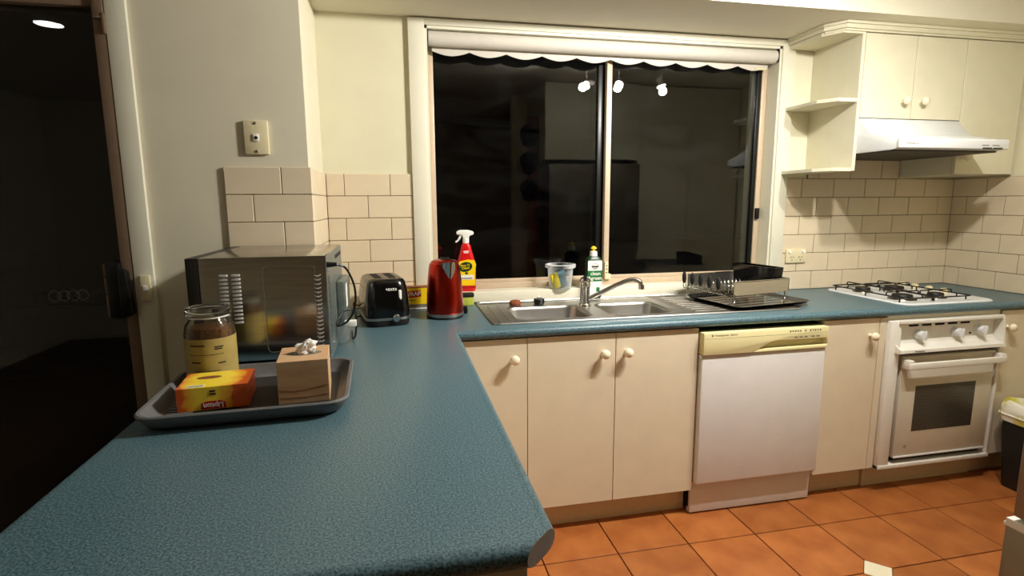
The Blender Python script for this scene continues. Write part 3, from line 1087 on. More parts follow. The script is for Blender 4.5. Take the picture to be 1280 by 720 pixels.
for sx in (-1, 1):
    for sy in (-1, 1):
        x = sx * (hx - 0.02 if sx > 0 else hx - 0.004)
        m = MB(); m.tube(arc([(x, sy * hy, 0.055), (x, sy * hy, 0.012), (x - 0.006, sy * (hy - 0.004), 0.002), (x - 0.016, sy * (hy - 0.006), -0.004)], 4), 0.0032, 8); m.build('leg', 'chrome', rk)
for k in range(11):
    x = -hx + 0.02 + k * (RW - 0.04) / 10
    m = MB(); m.tube([(x, -hy, 0.048), (x, hy, 0.048)], 0.0018, 6); m.build('floor_wire', 'chrome', rk)
for k in range(9):
    x = -hx + 0.035 + k * 0.024
    for y in (-0.09, 0.04):
        m = MB()
        m.tube(arc([(x, y, 0.050), (x + 0.004, y + 0.005, 0.080), (x + 0.010, y + 0.02, 0.092), (x + 0.006, y + 0.035, 0.080), (x, y + 0.04, 0.050)], 4), 0.0016, 6)
        m.build('plate_prong', 'chrome', rk)
for k in range(5):
    y = -0.098 + k * 0.060
    m = MB()
    m.tube(arc([(-hx, y - 0.010, 0.045), (-hx - 0.024, y - 0.010, 0.046), (-hx - 0.031, y - 0.010, 0.054), (-hx - 0.034, y - 0.009, 0.085), (-hx - 0.036, y, 0.118),
                (-hx - 0.034, y + 0.009, 0.085), (-hx - 0.031, y + 0.010, 0.054), (-hx - 0.024, y + 0.010, 0.046), (-hx, y + 0.010, 0.045)], 4), 0.0026, 6)
    pg = m.build('glass_holder', 'chrome', rk)
    m = MB()
    rings = []
    for a in range(9):
        ph = -PI / 2 + PI * a / 8
        cr, zz = math.cos(ph), math.sin(ph)
        rings.append([(-hx - 0.0355 + 0.009 * cr * math.cos(2 * PI * q / 12), y + 0.013 * cr * math.sin(2 * PI * q / 12), 0.101 + 0.031 * zz) for q in range(12)])
    m.loft(rings)
    m.build('tip', 'matte_black', pg, 60)
cd = thing('cutlery_caddy', 'black plastic cutlery caddy hung in the end of the dish rack', 'caddy', (1.534, -0.226, BT + 0.068), math.radians(9.6))
m = MB()
m.loft([rring(0, 0, 0.064, 0.25, 0.012, 0.0, 4), rring(0, 0, 0.072, 0.268, 0.012, 0.105, 4), rring(0, 0, 0.066, 0.262, 0.010, 0.105, 4), rring(0, 0, 0.058, 0.246, 0.010, 0.004, 4)])
m.build('bin', 'gloss_black', cd)
for y in (-0.045, 0.045):
    m = MB(); m.box(-0.031, 0.031, y - 0.0015, y + 0.0015, 0.004, 0.080); m.build('divider', 'matte_black', cd, 0)

# ------------------------------------------------------------------ hob
hb = thing('gas_cooktop', 'white enamel gas cooktop with four burners set in the worktop', 'cooktop', (2.360, -0.300, BT))
m = MB()
HW, HD = 0.545, 0.512
m.loft([rring(0, 0, HW, HD, 0.06, 0.0, 7), rring(0, 0, HW, HD, 0.06, 0.003, 7), rring(0, 0, HW - 0.012, HD - 0.012, 0.055, 0.007, 7), rring(0, 0, HW - 0.05, HD - 0.05, 0.04, 0.006, 7)])
m.build('plate', 'white_enamel', hb, 50)
for k, (bx, by, br) in enumerate(((-0.150, 0.115, 0.036), (-0.150, -0.120, 0.046), (0.050, 0.115, 0.046), (0.050, -0.120, 0.036))):
    m = MB(); m.lathe([(0, 0.006), (br * 1.35, 0.006), (br * 1.3, 0.010), (br, 0.012), (br * 0.95, 0.020), (0, 0.020)], 24, Matrix.Translation((bx, by, 0))); bu = m.build('burner', 'steel_dark', hb)
    m = MB(); m.lathe([(0, 0.020), (br * 0.98, 0.020), (br, 0.024), (br * 0.9, 0.030), (br * 0.5, 0.031), (0, 0.031)], 24, Matrix.Translation((bx, by, 0))); m.build('burner_cap', 'iron', bu)
zt = 0.044
for (cx, w) in ((-0.150, 0.19), (0.050, 0.19)):
    x0, x1, y0, y1 = cx - w / 2, cx + w / 2, -0.225, 0.225
    m = MB()
    rr = rrect(cx, 0, w, 0.45, 0.02, 4)
    m.tube([(x, y, zt - 0.016) for x, y in rr], 0.0035, 6, closed=True)
    for (fx, fy) in ((x0, y0 + 0.03), (x1, y0 + 0.03), (x0, y1 - 0.03), (x1, y1 - 0.03), (x0, 0), (x1, 0)):
        m.tube([(fx, fy, zt - 0.016), (fx, fy, 0.006)], 0.0035, 6)
    tr = m.build('trivet', 'iron', hb)
    for by in (0.115, -0.120):
        for a in range(4):
            ca, sa = math.cos(a * PI / 2), math.sin(a * PI / 2)
            ex = 0.095 if a % 2 == 0 else 0.105
            m = MB()
            m.tube([(cx + ca * 0.022, by + sa * 0.022, zt), (cx + ca * (ex - 0.006), by + sa * (ex - 0.006), zt), (cx + ca * ex, by + sa * ex, zt - 0.004), (cx + ca * ex, by + sa * ex, zt - 0.018)], 0.0032, 6)
            m.build('pan_support', 'iron', tr)
for k in range(4):
    y = 0.215 - k * 0.082
    m = MB(); m.lathe([(0, 0.006), (0.021, 0.006), (0.021, 0.010), (0.018, 0.013), (0.018, 0.026), (0.016, 0.029), (0, 0.029)], 20, Matrix.Translation((0.205, y, 0))); kn = m.build('knob', 'cream_plastic', hb)
    m = MB(); m.box(-0.017, 0.017, -0.003, 0.003, 0.026, 0.034, 0.0015, M=Matrix.Translation((0.205, y, 0))); m.build('grip', 'cream_plastic', kn)
m = MB(); m.lathe([(0, 0.006), (0.036, 0.006), (0.034, 0.009), (0, 0.010)], 24, Matrix.Translation((0.205, -0.125, 0))); m.build('embossed_disc', 'white_enamel', hb)

# ------------------------------------------------------------------ range hood, shelves, overhead cupboards
OF = -0.31
hd = thing('range_hood', 'white slide-out range hood under the overhead cupboards', 'range hood', (2.265, 0.0, 1.60))
zz = 1.60
pf = [(-0.002, 1.612), (-0.002, 1.778), (-0.306, 1.778), (-0.375, 1.702), (-0.530, 1.661), (-0.530, 1.617), (-0.500, 1.612)]
m = MB(); m.prism([(y, z - zz) for y, z in pf], 'x', -0.288, 0.302, bev=0.002, seg=2); bo = m.build('canopy', 'white_enamel', hd)
m = MB(); m.box(-0.290, 0.318, -0.548, -0.5285, 1.616 - zz, 1.662 - zz, 0.006, 3); lp = m.build('slide_front', 'white_enamel', hd)
m = MB(); m.box(-0.28, 0.295, -0.51, -0.02, 1.606 - zz, 1.6125 - zz); m.build('filter', 'hood_dark', hd, 0)
m = MB(); m.box(0.16, 0.20, -0.5486, -0.548, 1.632 - zz, 1.636 - zz); m.box(0.22, 0.26, -0.5486, -0.548, 1.632 - zz, 1.636 - zz); m.build('print', 'grey_print', lp, 0)
for x in (0.165, 0.225):
    m = MB(); m.box(x, x + 0.05, -0.553, -0.547, 1.6165 - zz, 1.624 - zz, 0.002); m.build('slider', 'hood_dark', lp)
text('Westinghouse', 0.012, 'grey_print', lp, (-0.225, -0.5482, 1.638 - zz), RX90)

es = thing('corner_shelf_unit', 'cream open end shelf unit beside the window', 'shelf', (1.957, WY, 1.52))
m = MB(); m.box(0.0, 0.018, OF - WY, 0, 0.010, 0.655, 0.001, 1); m.build('side_panel', 'overhead', es)
m = MB(); m.box(-0.115, 0.0, -0.006, 0, 0.026, 0.640); m.build('back_panel', 'overhead', es, 0)
for z in (0.008, 0.333, 0.640):
    m = MB()
    m.prism([(-0.155, -0.012), (0.0, -0.012), (0.0, OF - WY), (-0.105, OF - WY), (-0.155, -0.240)] if z > 0.3 else [(-0.118, -0.012), (0.0, -0.012), (0.0, OF - WY), (-0.105, OF - WY), (-0.155, -0.240), (-0.155, -0.022)], 'z', z, z + 0.016, bev=0.0008, seg=1)
    m.build('shelf', 'overhead', es, 0)

oh = thing('overhead_cupboard', 'cream two-door overhead cupboard above the range hood', 'cupboard', (2.27, WY, 1.78))
ox2 = 2.27
m = MB(); m.box(1.976 - ox2, 2.570 - ox2, OF + 0.018 - WY, 0, 0.0, 0.388); m.build('body', 'overhead', oh, 0)
for a, c, kx in ((1.977, 2.269, 2.212), (2.271, 2.568, 2.320)):
    m = MB(); m.box(a - ox2 + 0.001, c - ox2 - 0.001, OF - WY, OF + 0.017 - WY, 0.001, 0.386, 0.0012, 1); dd = m.build('door', 'overhead', oh)
    knob(dd, kx - ox2, OF - WY, 0.083)
oc = thing('tall_overhead_cupboard', 'longer cream one-door overhead cupboard in the corner right of the hood', 'cupboard', (2.76, WY, 1.517))
m = MB(); m.box(2.571 - 2.76, XR + TT - 0.001 - 2.76, OF + 0.018 - WY, 0, 0.0, 0.651); m.build('body', 'overhead', oc, 0)
m = MB(); m.box(2.572 - 2.76, XR - 2.76 - 0.012, OF - WY, OF + 0.017 - WY, 0.001, 0.649, 0.0012, 1); dd = m.build('door', 'overhead', oc)
knob(dd, 2.612 - 2.76, OF - WY, 0.085)
m = MB()
m.prism([(1.795, -0.012), (1.795, -0.250), (1.850, -0.328), (XR, -0.328), (XR, -0.012)], 'z', 2.178, 2.196)
m.prism([(1.806, -0.012), (1.806, -0.245), (1.855, -0.318), (XR, -0.318), (XR, -0.012)], 'z', 2.169, 2.178)
m.prism([(1.785, -0.012), (1.785, -0.256), (1.845, -0.338), (XR, -0.338), (XR, -0.012)], 'z', 2.196, BULK)
struct(m.build('trim_1', 'overhead', None, 0), 'cream moulded cornice along the top of the overhead cupboards', 'trim')

# ------------------------------------------------------------------ microwave
mw = thing('microwave', 'dark grey metal microwave turned with its back to the kitchen', 'microwave', (-0.620, -0.692, BT), 0.0)
X0, X1, Y0, Y1, Z0, Z1 = -0.19, 0.19, -0.237, 0.237, 0.026, 0.335
m = MB(); m.box(X0 + 0.035, X1, Y0, Y1, Z0, Z1, 0.0025, 2); cs = m.build('case', 'microwave', mw)
m = MB(); m.box(X0, X0 + 0.034, Y0, Y1, Z0, Z1, 0.003, 2); m.build('door', 'microwave_front', mw)
m = MB(); m.tube([(X0 - 0.012, Y1 - 0.12, Z0 + 0.03), (X0 - 0.012, Y1 - 0.12, Z1 - 0.03)], 0.006, 10); m.build('door_handle', 'steel', mw)
for sx in (X0 + 0.04, X1 - 0.04):
    for sy in (Y0 + 0.04, Y1 - 0.04):
        m = MB(); m.lathe([(0, 0), (0.014, 0), (0.016, Z0 + 0.001), (0, Z0 + 0.001)], 12, Matrix.Translation((sx, sy, 0))); m.build('foot', 'black', mw)
# embossed side: louvres, crescents, pressed outline
LV = None
for c in range(2):
    for k in range(13):
        x = X0 + 0.098 + c * 0.033
        z = Z1 - 0.052 - k * 0.0115
        if LV is None:
            m = MB()
            rings = []
            for (s, hh) in ((-1, 0.0), (-0.8, 0.0035), (0, 0.0045), (0.8, 0.0035), (1, 0.0)):
                rings.append([(s * 0.0125, 0.0005, -0.0040), (s * 0.0125, -hh * 1.2 - 0.0002, -0.0026), (s * 0.0125, -hh - 0.0002, 0.001), (s * 0.0125, 0.0005, 0.0040)])
            m.loft(rings)
            o = m.build('side_louvre', 'louvre_highlight', cs, 0, loc=(x, Y0, z))
            LV = o.data
        else:
            o = bpy.data.objects.new('side_louvre', LV); COL.objects.link(o); o.parent = cs; o.location = (x, Y0, z)
CR = None
for k in range(20):
    z = Z1 - 0.055 - k * 0.0125
    if CR is None:
        m = MB()
        m.tube([(0.0095 * math.cos(a), 0, 0.006 * math.sin(a)) for a in [PI + PI * q / 8 for q in range(9)]], [0.0006, 0.0014, 0.002, 0.0024, 0.0026, 0.0024, 0.002, 0.0014, 0.0006], 6)
        o = m.build('side_vent', 'louvre_highlight', cs, 60, loc=(X1 - 0.025, Y0, z)); CR = o.data
    else:
        o = bpy.data.objects.new('side_vent', CR); COL.objects.link(o); o.parent = cs; o.location = (X1 - 0.025, Y0, z)
m = MB()
rr = rrect(0.088, 0.155, 0.145, 0.255, 0.012, 4)
m.tube([(x, Y0 - 0.0003, z + 0.022) for x, z in rr], 0.0016, 6, closed=True)
m.build('pressed_outline', 'microwave', cs)
# back plate (faces the kitchen, +x)
m = MB(); m.box(X1 - 0.001, X1 + 0.0015, Y0 + 0.004, Y1 - 0.004, Z0 - 0.012, Z1 - 0.004); bp = m.build('back_plate', 'galvanised', mw, 0)
m = MB(); m.box(X1 + 0.001, X1 + 0.030, 0.0, 0.20, Z0 + 0.05, Z1 - 0.11, 0.01, 2); m.build('back_housing', 'galvanised', bp)
m = MB(); m.box(X1 + 0.0302, X1 + 0.0306, 0.03, 0.085, Z0 + 0.10, Z1 - 0.125); m.build('sticker', 'white_print', bp, 0)
m = MB()
for k in range(22):
    for c in range(3):
        m.box(X1 + 0.0013, X1 + 0.0022, Y0 + 0.030 + c * 0.014 + (0.007 if k % 2 else 0), Y0 + 0.037 + c * 0.014 + (0.007 if k % 2 else 0), Z0 + 0.05 + k * 0.0095, Z0 + 0.0565 + k * 0.0095)
pf_ = m.build('perforation', 'chrome', bp, 0)
pf_['kind'] = 'stuff'
m = MB()
for k in range(6):
    m.box(X1 + 0.0013, X1 + 0.0022, 0.02 + k * 0.033, 0.040 + k * 0.033, Z1 - 0.035, Z1 - 0.022)
m.build('vent_row', 'shade_black', bp, 0)
for (sy, sz) in ((Y0 + 0.012, Z0 + 0.0), (Y0 + 0.015, Z1 - 0.045), (Y1 - 0.012, Z1 - 0.02), (Y0 + 0.10, Z0 + 0.02)):
    m = MB(); m.lathe([(0, 0), (0.004, 0), (0.003, 0.002), (0, 0.002)], 10, Matrix.Translation((X1 + 0.0012, sy, sz)) @ Matrix.Rotation(PI / 2, 4, 'Y')); m.build('screw', 'chrome', bp)
m = MB()
m.tube([(X1 + 0.002, Y0 + 0.02, Z1 - 0.030), (X1 + 0.030, Y0 + 0.024, Z1 - 0.030)], [0.009, 0.006], 10)
m.tube(arc([(X1 + 0.028, Y0 + 0.024, Z1 - 0.030), (X1 + 0.055, Y0 + 0.04, Z1 - 0.045), (X1 + 0.075, Y0 + 0.075, Z1 - 0.11), (X1 + 0.070, Y0 + 0.10, Z1 - 0.18), (X1 + 0.045, Y0 + 0.11, Z1 - 0.225),
            (X1 + 0.012, Y0 + 0.10, Z1 - 0.235), (X1 + 0.030, Y0 + 0.15, Z1 - 0.20), (X1 + 0.065, Y0 + 0.18, Z1 - 0.21), (X1 + 0.060, Y0 + 0.23, Z1 - 0.29), (X1 + 0.045, Y0 + 0.30, Z1 - 0.328), (X1 + 0.03, Y0 + 0.44, Z1 - 0.3305)], 6), 0.0035, 8)
m.build('power_cord', 'black', mw)
m = MB(); m.box(X1 + 0.030, X1 + 0.068, Y0 + 0.16, Y0 + 0.185, Z1 - 0.255, Z1 - 0.235, 0.002); m.build('cord_tag', 'white_plastic', mw)

# ------------------------------------------------------------------ serving tray and what stands on it
tr = thing('serving_tray', 'dark grey plastic serving tray on the peninsula', 'tray', (-0.574, -1.190, BT), math.radians(2.0))
m = MB()
TW, TD = 0.45, 0.385
m.loft([rring(0, 0, TW - 0.06, TD - 0.06, 0.035, 0.0, 6), rring(0, 0, TW - 0.035, TD - 0.035, 0.04, 0.008, 6), rring(0, 0, TW - 0.002, TD - 0.002, 0.05, 0.031, 6), rring(0, 0, TW, TD, 0.05, 0.036, 6), rring(0, 0, TW - 0.006, TD - 0.006, 0.05, 0.039, 6),
        rring(0, 0, TW - 0.020, TD - 0.020, 0.045, 0.038, 6), rring(0, 0, TW - 0.045, TD - 0.045, 0.04, 0.014, 6), rring(0, 0, TW - 0.07, TD - 0.07, 0.03, 0.006, 6)])
m.build('shell', 'tray', tr, 40)
m = MB(); m.rprism(0, 0, TW - 0.072, TD - 0.072, 0.03, 0.0055, 0.0068); mt = m.build('mat', 'tray_inner', tr, 0)
m = MB()
for k in range(17):
    m.box(-0.185, -0.13, -0.15 + k * 0.018, -0.142 + k * 0.018, 0.0066, 0.0085)
rdg = m.build('grip_ridges', 'tray', tr, 0)

# tea box
tb = thing('tea_box', 'yellow and orange tea bag box lying upside down on the tray', 'box', (-0.663, -1.214, BT + 0.0085), math.radians(6))
w, dp, h = 0.152, 0.126, 0.056
m = MB(); m.box(-w / 2, w / 2, -dp / 2, dp / 2, 0, h, 0.0008, 1); m.build('carton', 'tea_print', tb)
m = MB(); m.prism([(-0.030, 0.002), (0.024, 0.002), (0.022, 0.017), (0.012, 0.021), (-0.018, 0.021), (-0.028, 0.017)], 'y', -dp / 2 - 0.0009, -dp / 2, M=Matrix.Translation((0.003, 0, 0))); m.build('logo_patch', 'red_print', tb, 0)
text('Lipton', 0.017, 'white_print', tb, (0.000, -dp / 2 - 0.0011, 0.0105), (PI / 2, PI, 0), bold=0.0004)
m = MB()
m.box(-0.055, -0.018, -0.060, -0.044, h, h + 0.0005)
m.build('barcode_patch', 'white_print', tb, 0)
m = MB()
for k in range(14):
    m.box(-0.053 + k * 0.0025, -0.0522 + k * 0.0025 + (k % 3) * 0.0004, -0.058, -0.048, h + 0.0004, h + 0.0007)
m.build('barcode', 'dark_print', tb, 0)
m = MB()
rings = [[(0.028 * c * math.cos(a) - 0.02, 0.012 * c * math.sin(a) + 0.015, h + z) for a in [2 * PI * q / 14 for q in range(14)]] for c, z in ((1, 0.0), (1, 0.0005))]
m.loft(rings)
m.build('cup_print', 'scrub_brown', tb, 0)
m = MB()
m.box(-0.006, 0.006, -dp / 2 - 0.0005, -dp / 2, 0.043, 0.047)
m.box(-0.007, 0.007, -dp / 2 - 0.0005, -dp / 2, 0.036, 0.040)
m.build('small_print', 'dark_print', tb, 0)

# tissue box
ts = thing('tissue_box', 'beige cube tissue box with a white tissue poking out', 'tissue box', (-0.460, -1.203, BT + 0.0068), math.radians(5))
w, dp, h = 0.118, 0.142, 0.106
m = MB(); m.box(-w / 2, w / 2, -dp / 2, dp / 2, 0, h, 0.0012, 1); m.build('carton', 'beige_print', ts)
m = MB()
m.prism([(-w / 2 + 0.004, 0.036), (-0.02, 0.030), (0.02, 0.035), (w / 2 - 0.006, 0.040), (w / 2 - 0.006, 0.0425), (0.02, 0.038), (-0.02, 0.033), (-w / 2 + 0.004, 0.0385)], 'y', -dp / 2 - 0.0004, -dp / 2)
m.prism([(-w / 2 + 0.004, 0.016), (0.0, 0.014), (w / 2 - 0.006, 0.018), (w / 2 - 0.006, 0.0195), (0.0, 0.016), (-w / 2 + 0.004, 0.018)], 'y', -dp / 2 - 0.0004, -dp / 2)
m.build('printed_band', 'brown_print', ts, 0)
m = MB()
rings = [[(0.042 * math.cos(a), 0.022 * math.sin(a), h + z) for a in [2 * PI * q / 20 for q in range(20)]] for z in (0.0, 0.0005)]
m.loft(rings); m.build('opening', 'grey_print', ts, 0)
m = MB()
bmesh.ops.create_icosphere(m.bm, subdivisions=4, radius=1.0)
for v in m.bm.verts:
    p_ = v.co.copy()
    f1 = noise.noise(p_ * 1.6 + Vector((3.1, 0.4, 7.7)))
    f2 = 1 - abs(noise.noise(p_ * 3.0 + Vector((1.3, 5.2, 0.9)))) * 2
    f3 = 1 - abs(noise.noise(p_ * 6.5 + Vector((8.3, 2.2, 4.9)))) * 2
    k_ = 0.85 + 0.45 * f1 + 0.22 * f2 + 0.10 * f3
    v.co = Vector((0.024 * p_.x * k_ + 0.006, 0.017 * p_.y * k_, h + 0.012 + 0.020 * p_.z * k_ + 0.006 * p_.x))
    if v.co.z < h - 0.002:
        v.co.z = h - 0.002
m.build('tissue', 'tissue', ts, 50)

# coffee jar
jr = thing('coffee_jar', 'glass jar of instant coffee with a pale yellow label', 'jar', (-0.713, -1.078, BT + 0.0085))
m = MB()
R = 0.061
m.lathe([(0, 0), (R - 0.008, 0), (R, 0.008), (R, 0.135), (R - 0.004, 0.155), (R - 0.016, 0.172), (R - 0.018, 0.178), (R - 0.021, 0.178), (R - 0.019, 0.171), (R - 0.007, 0.154), (R - 0.003, 0.134), (R - 0.003, 0.010), (R - 0.010, 0.004), (0, 0.004)], 40)
m.build('glass', 'jar_glass', jr, 60)
m = MB(); m.lathe([(0, 0.005), (R - 0.011, 0.005), (R - 0.0045, 0.011), (R - 0.0045, 0.134), (R - 0.009, 0.150), (0, 0.153)], 32); m.build('coffee', 'coffee', jr)
m = MB(); m.lathe([(0, 0.1785), (R - 0.010, 0.1785), (R - 0.006, 0.183), (R - 0.006, 0.194), (R - 0.010, 0.199), (R - 0.02, 0.200), (R - 0.022, 0.197), (0, 0.196)], 36); m.build('lid', 'jar_glass', jr, 60)
m = MB(); m.lathe([(R - 0.019, 0.1745), (R - 0.012, 0.1745), (R - 0.012, 0.1782), (R - 0.019, 0.1782), (R - 0.019, 0.1745)], 36); m.build('seal', 'white_plastic', jr)
m = MB()
prof = [(R + 0.0003, 0.015), (R + 0.0008, 0.015), (R + 0.0008, 0.128), (R + 0.0003, 0.128)]
m.lathe([(R - 0.001, 0.0155)] + prof[1:3] + [(R - 0.001, 0.1275)], 40)
m.build('label', 'jar_label', jr, 60)
m = MB()
for (a0, a1, z) in ((-2.1, -1.5, 0.113), (-1.15, -0.8, 0.108), (-1.15, -0.85, 0.103), (-2.1, -1.7, 0.072), (-1.05, -0.75, 0.068), (-2.2, -0.8, 0.090), (-2.0, -1.0, 0.050)):
    n = 6
    th = 0.0016 if z not in (0.090, 0.050) else 0.0006
    for k in range(n):
        b0, b1 = a0 + (a1 - a0) * k / n, a0 + (a1 - a0) * (k + 1) / n
        r1, r2 = R + 0.0006, R + 0.0012
        m._new([(r * math.cos(a), r * math.sin(a), zq) for zq in (z - th, z + th) for (r, a) in ((r1, b0), (r2, b0), (r2, b1), (r1, b1))],
               [(0, 1, 5, 4), (1, 2, 6, 5), (2, 3, 7, 6), (4, 5, 6, 7), (0, 3, 2, 1), (3, 0, 4, 7)])
bmesh.ops.recalc_face_normals(m.bm, faces=m.bm.faces[:])
m.build('label_print', 'dark_print', jr, 0)
jr.scale = (1.0, 1.0, 1.07)

# ------------------------------------------------------------------ toaster
to = thing('toaster', 'glossy black two-slice toaster with silver band', 'toaster', (-0.283, -0.305, BT), math.radians(11))


def tring(z, w, d_, r):
    return rring(0, 0, w, d_, r, z, 6)


m = MB()
m.loft([tring(0.036, 0.178, 0.268, 0.045), tring(0.06, 0.180, 0.270, 0.045), tring(0.11, 0.174, 0.262, 0.045), tring(0.155, 0.162, 0.248, 0.042), tring(0.176, 0.152, 0.238, 0.040), tring(0.186, 0.138, 0.222, 0.034), tring(0.188, 0.12, 0.20, 0.028)])
bd = m.build('shell', 'gloss_black', to, 50)
m = MB(); m.loft([tring(0.0, 0.166, 0.254, 0.04), tring(0.006, 0.174, 0.262, 0.045), tring(0.026, 0.176, 0.266, 0.045)]); m.build('base', 'matte_black', to, 50)
m = MB(); m.loft([tring(0.026, 0.180, 0.270, 0.045), tring(0.036, 0.182, 0.272, 0.046)]); m.build('band', 'steel', to, 50)
m = MB(); m.rprism(0, 0, 0.118, 0.205, 0.025, 0.1870, 0.1892); tp = m.build('top_plate', 'steel_dark', to)
for x in (-0.028, 0.028):
    m = MB(); m.rprism(x, 0.0, 0.030, 0.160, 0.006, 0.1885, 0.1897); m.build('slot', 'shade_black', tp, 0)
m = MB(); m.box(0.040, 0.052, -0.1345, -0.120, 0.075, 0.145, 0.003, 3, M=Matrix.Translation((0, 0.004, 0)) @ Matrix.Rotation(0.0, 4, 'X')); m.build('lever_track', 'white_plastic', bd)
m = MB(); m.lathe([(0, 0), (0.0175, 0), (0.0165, 0.008), (0.013, 0.012), (0, 0.012)], 24, Matrix.Translation((0.026, -0.1335, 0.034)) @ Matrix.Rotation(PI / 2, 4, 'X')); kn = m.build('dial', 'chrome', to)
m = MB()
for k in range(5):
    m.box(-0.018 + k * 0.009, -0.012 + k * 0.009, -0.0006, 0, -0.002, 0.003 + (k % 2) * 0.0015)
m.box(-0.012, 0.026, -0.0006, 0, -0.0055, -0.0042)
m.build('brand_mark', 'white_print', bd, 0, loc=(0.008, -0.1290, 0.150), rot=(-0.16, 0, 0))
m = MB(); m.tube(arc([(-0.03, 0.13, 0.02), (-0.09, 0.12, 0.05), (-0.115, 0.05, 0.075), (-0.108, 0.06, 0.02), (-0.10, 0.11, 0.004), (-0.02, 0.16, 0.004)], 6), 0.003, 8); m.build('power_cord', 'black', to)

# ------------------------------------------------------------------ kettle
kt = thing('electric_kettle', 'metallic red electric kettle with chrome spout on its base', 'kettle', (-0.024, -0.285, BT), math.radians(-8))
m = MB(); m.lathe([(0, 0), (0.078, 0), (0.080, 0.004), (0.078, 0.010), (0, 0.010)], 40); m.build('base', 'black', kt)
m = MB(); m.lathe([(0.0, 0.010), (0.079, 0.010), (0.080, 0.012), (0.080, 0.022), (0, 0.022)], 40); m.build('band', 'steel', kt)
m = MB(); m.lathe([(0.0, 0.022), (0.077, 0.022), (0.0785, 0.027), (0.0785, 0.06), (0.0765, 0.11), (0.072, 0.17), (0.066, 0.215), (0.062, 0.232), (0.058, 0.236), (0, 0.236)], 48); bo = m.build('jug', 'red_metal', kt, 50)
m = MB(); m.lathe([(0, 0.235), (0.058, 0.2355), (0.054, 0.243), (0.04, 0.249), (0.0, 0.251)], 40); ld = m.build('lid', 'red_metal', kt, 60)
m = MB(); m.box(-0.020, 0.020, 0.012, 0.052, 0.246, 0.254, 0.004, 3); m.build('lid_tab', 'black', ld)
# chrome spout: V-shaped lip on the camera side
sp = MB()
verts, faces = [], []
n = 10
sa = -PI / 2 + 0.42
for k in range(n + 1):
    tt = k / n
    hw_ = 0.62 * (1 - tt) ** 0.7
    z = 0.239 - 0.088 * tt
    prot = 0.024 * (1 - tt) ** 1.2
    rb = 0.060 + 0.0175 * min(1, (0.238 - z) / 0.17)
    row = []
    for j in range(9):
        s = -1 + 2 * j / 8
        a = sa + s * hw_
        rr_ = rb + 0.001 + prot * (1 - abs(s)) ** 1.0
        row.append((rr_ * math.cos(a), rr_ * math.sin(a), z + 0.004 * (1 - abs(s)) * (1 - tt)))
    verts += row
for k in range(n):
    for j in range(8):
        faces.append((k * 9 + j, k * 9 + j + 1, (k + 1) * 9 + j + 1, (k + 1) * 9 + j))
nv = len(verts)
verts.append((0.03 * math.cos(sa), 0.03 * math.sin(sa), 0.243))
for j in range(8):
    faces.append((j, nv, j + 1))
sp._new(verts, faces)
bmesh.ops.recalc_face_normals(sp.bm, faces=sp.bm.faces[:])
sp.build('spout', 'chrome', kt, 70)
ca, sa2 = math.cos(PI / 2 + 0.42), math.sin(PI / 2 + 0.42)
hp = arc([(0.05, 0, 0.236), (0.085, 0, 0.232), (0.115, 0, 0.20), (0.120, 0, 0.14), (0.108, 0, 0.08), (0.075, 0, 0.05)], 6)
m = MB(); m.tube([(p.x * ca, p.x * sa2, p.z) for p in hp], 0.011, 10); m.build('handle', 'black', kt)
m = MB(); m.tube(arc([(0.06, 0.04, 0.006), (0.085, 0.06, 0.010), (0.088, 0.10, 0.006), (0.03, 0.13, 0.005), (-0.05, 0.13, 0.005), (-0.09, 0.09, 0.005)], 6), 0.0035, 8); m.build('power_cord', 'black', kt)
m = MB(); m.box(0.068, 0.096, 0.045, 0.075, 0.0, 0.034, 0.006, 2); m.build('plug', 'black', kt)

# ------------------------------------------------------------------ wrap boxes
fb = thing('foil_box', 'flat grey foil carton lying under the yellow wrap box', 'box', (-0.215, -0.075, BT))
m = MB(); m.box(-0.15, 0.15, -0.028, 0.028, 0, 0.026, 0.001, 1); m.build('carton', 'grey_print', fb)
m = MB(); m.box(-0.15, 0.15, -0.0285, -0.028, 0.004, 0.010); m.build('stripe', 'white_print', fb, 0)
wb = thing('wrap_box', 'long yellow cling wrap carton with red lettering patch behind the kettle', 'box', (-0.215, -0.075, BT + 0.0262))
m = MB(); m.box(-0.15, 0.15, -0.030, 0.030, 0, 0.078, 0.001, 1); m.build('carton', 'yellow', wb)
m = MB(); m.box(-0.1505, 0.1505, -0.0305, 0.0305, 0.076, 0.0795); m.build('lid_edge', 'scrub_brown', wb, 0)
m = MB(); m.prism([(0.016, 0.030), (0.098, 0.036), (0.094, 0.066), (0.020, 0.060)], 'y', -0.0308, -0.030); m.build('red_patch', 'red_print', wb, 0)
text('WRAP', 0.026, 'white_print', wb, (0.058, -0.0312, 0.048), (PI / 2, -0.06, 0), bold=0.0006)
m = MB(); m.prism([(-0.07, 0.030), (0.008, 0.034), (0.008, 0.062), (-0.07, 0.058)], 'y', -0.0308, -0.030); m.build('red_patch', 'red_print', wb, 0)
text('GLAD', 0.026, 'white_print', wb, (-0.032, -0.0312, 0.046), (PI / 2, -0.06, 0), bold=0.0006)
m = MB(); m.box(0.126, 0.142, -0.0306, -0.030, 0.004, 0.022); m.build('seal_patch', 'dark_print', wb, 0)
m = MB(); m.box(0.04, 0.075, -0.0306, -0.030, 0.018, 0.020); m.build('small_print', 'dark_print', wb, 0)

# sponge leaning by the sill
sg = thing('scrubbing_sponge', 'green and black scrubbing sponge standing between kettle and sink', 'sponge', (0.104, -0.038, BT))
m = MB(); m.box(-0.030, 0.030, -0.018, 0.018, 0, 0.040, 0.004, 2); m.build('foam', 'sponge_green', sg)
m = MB(); m.box(-0.031, 0.031, -0.019, 0.019, 0.040, 0.060, 0.004, 2); m.build('scourer', 'matte_black', sg)

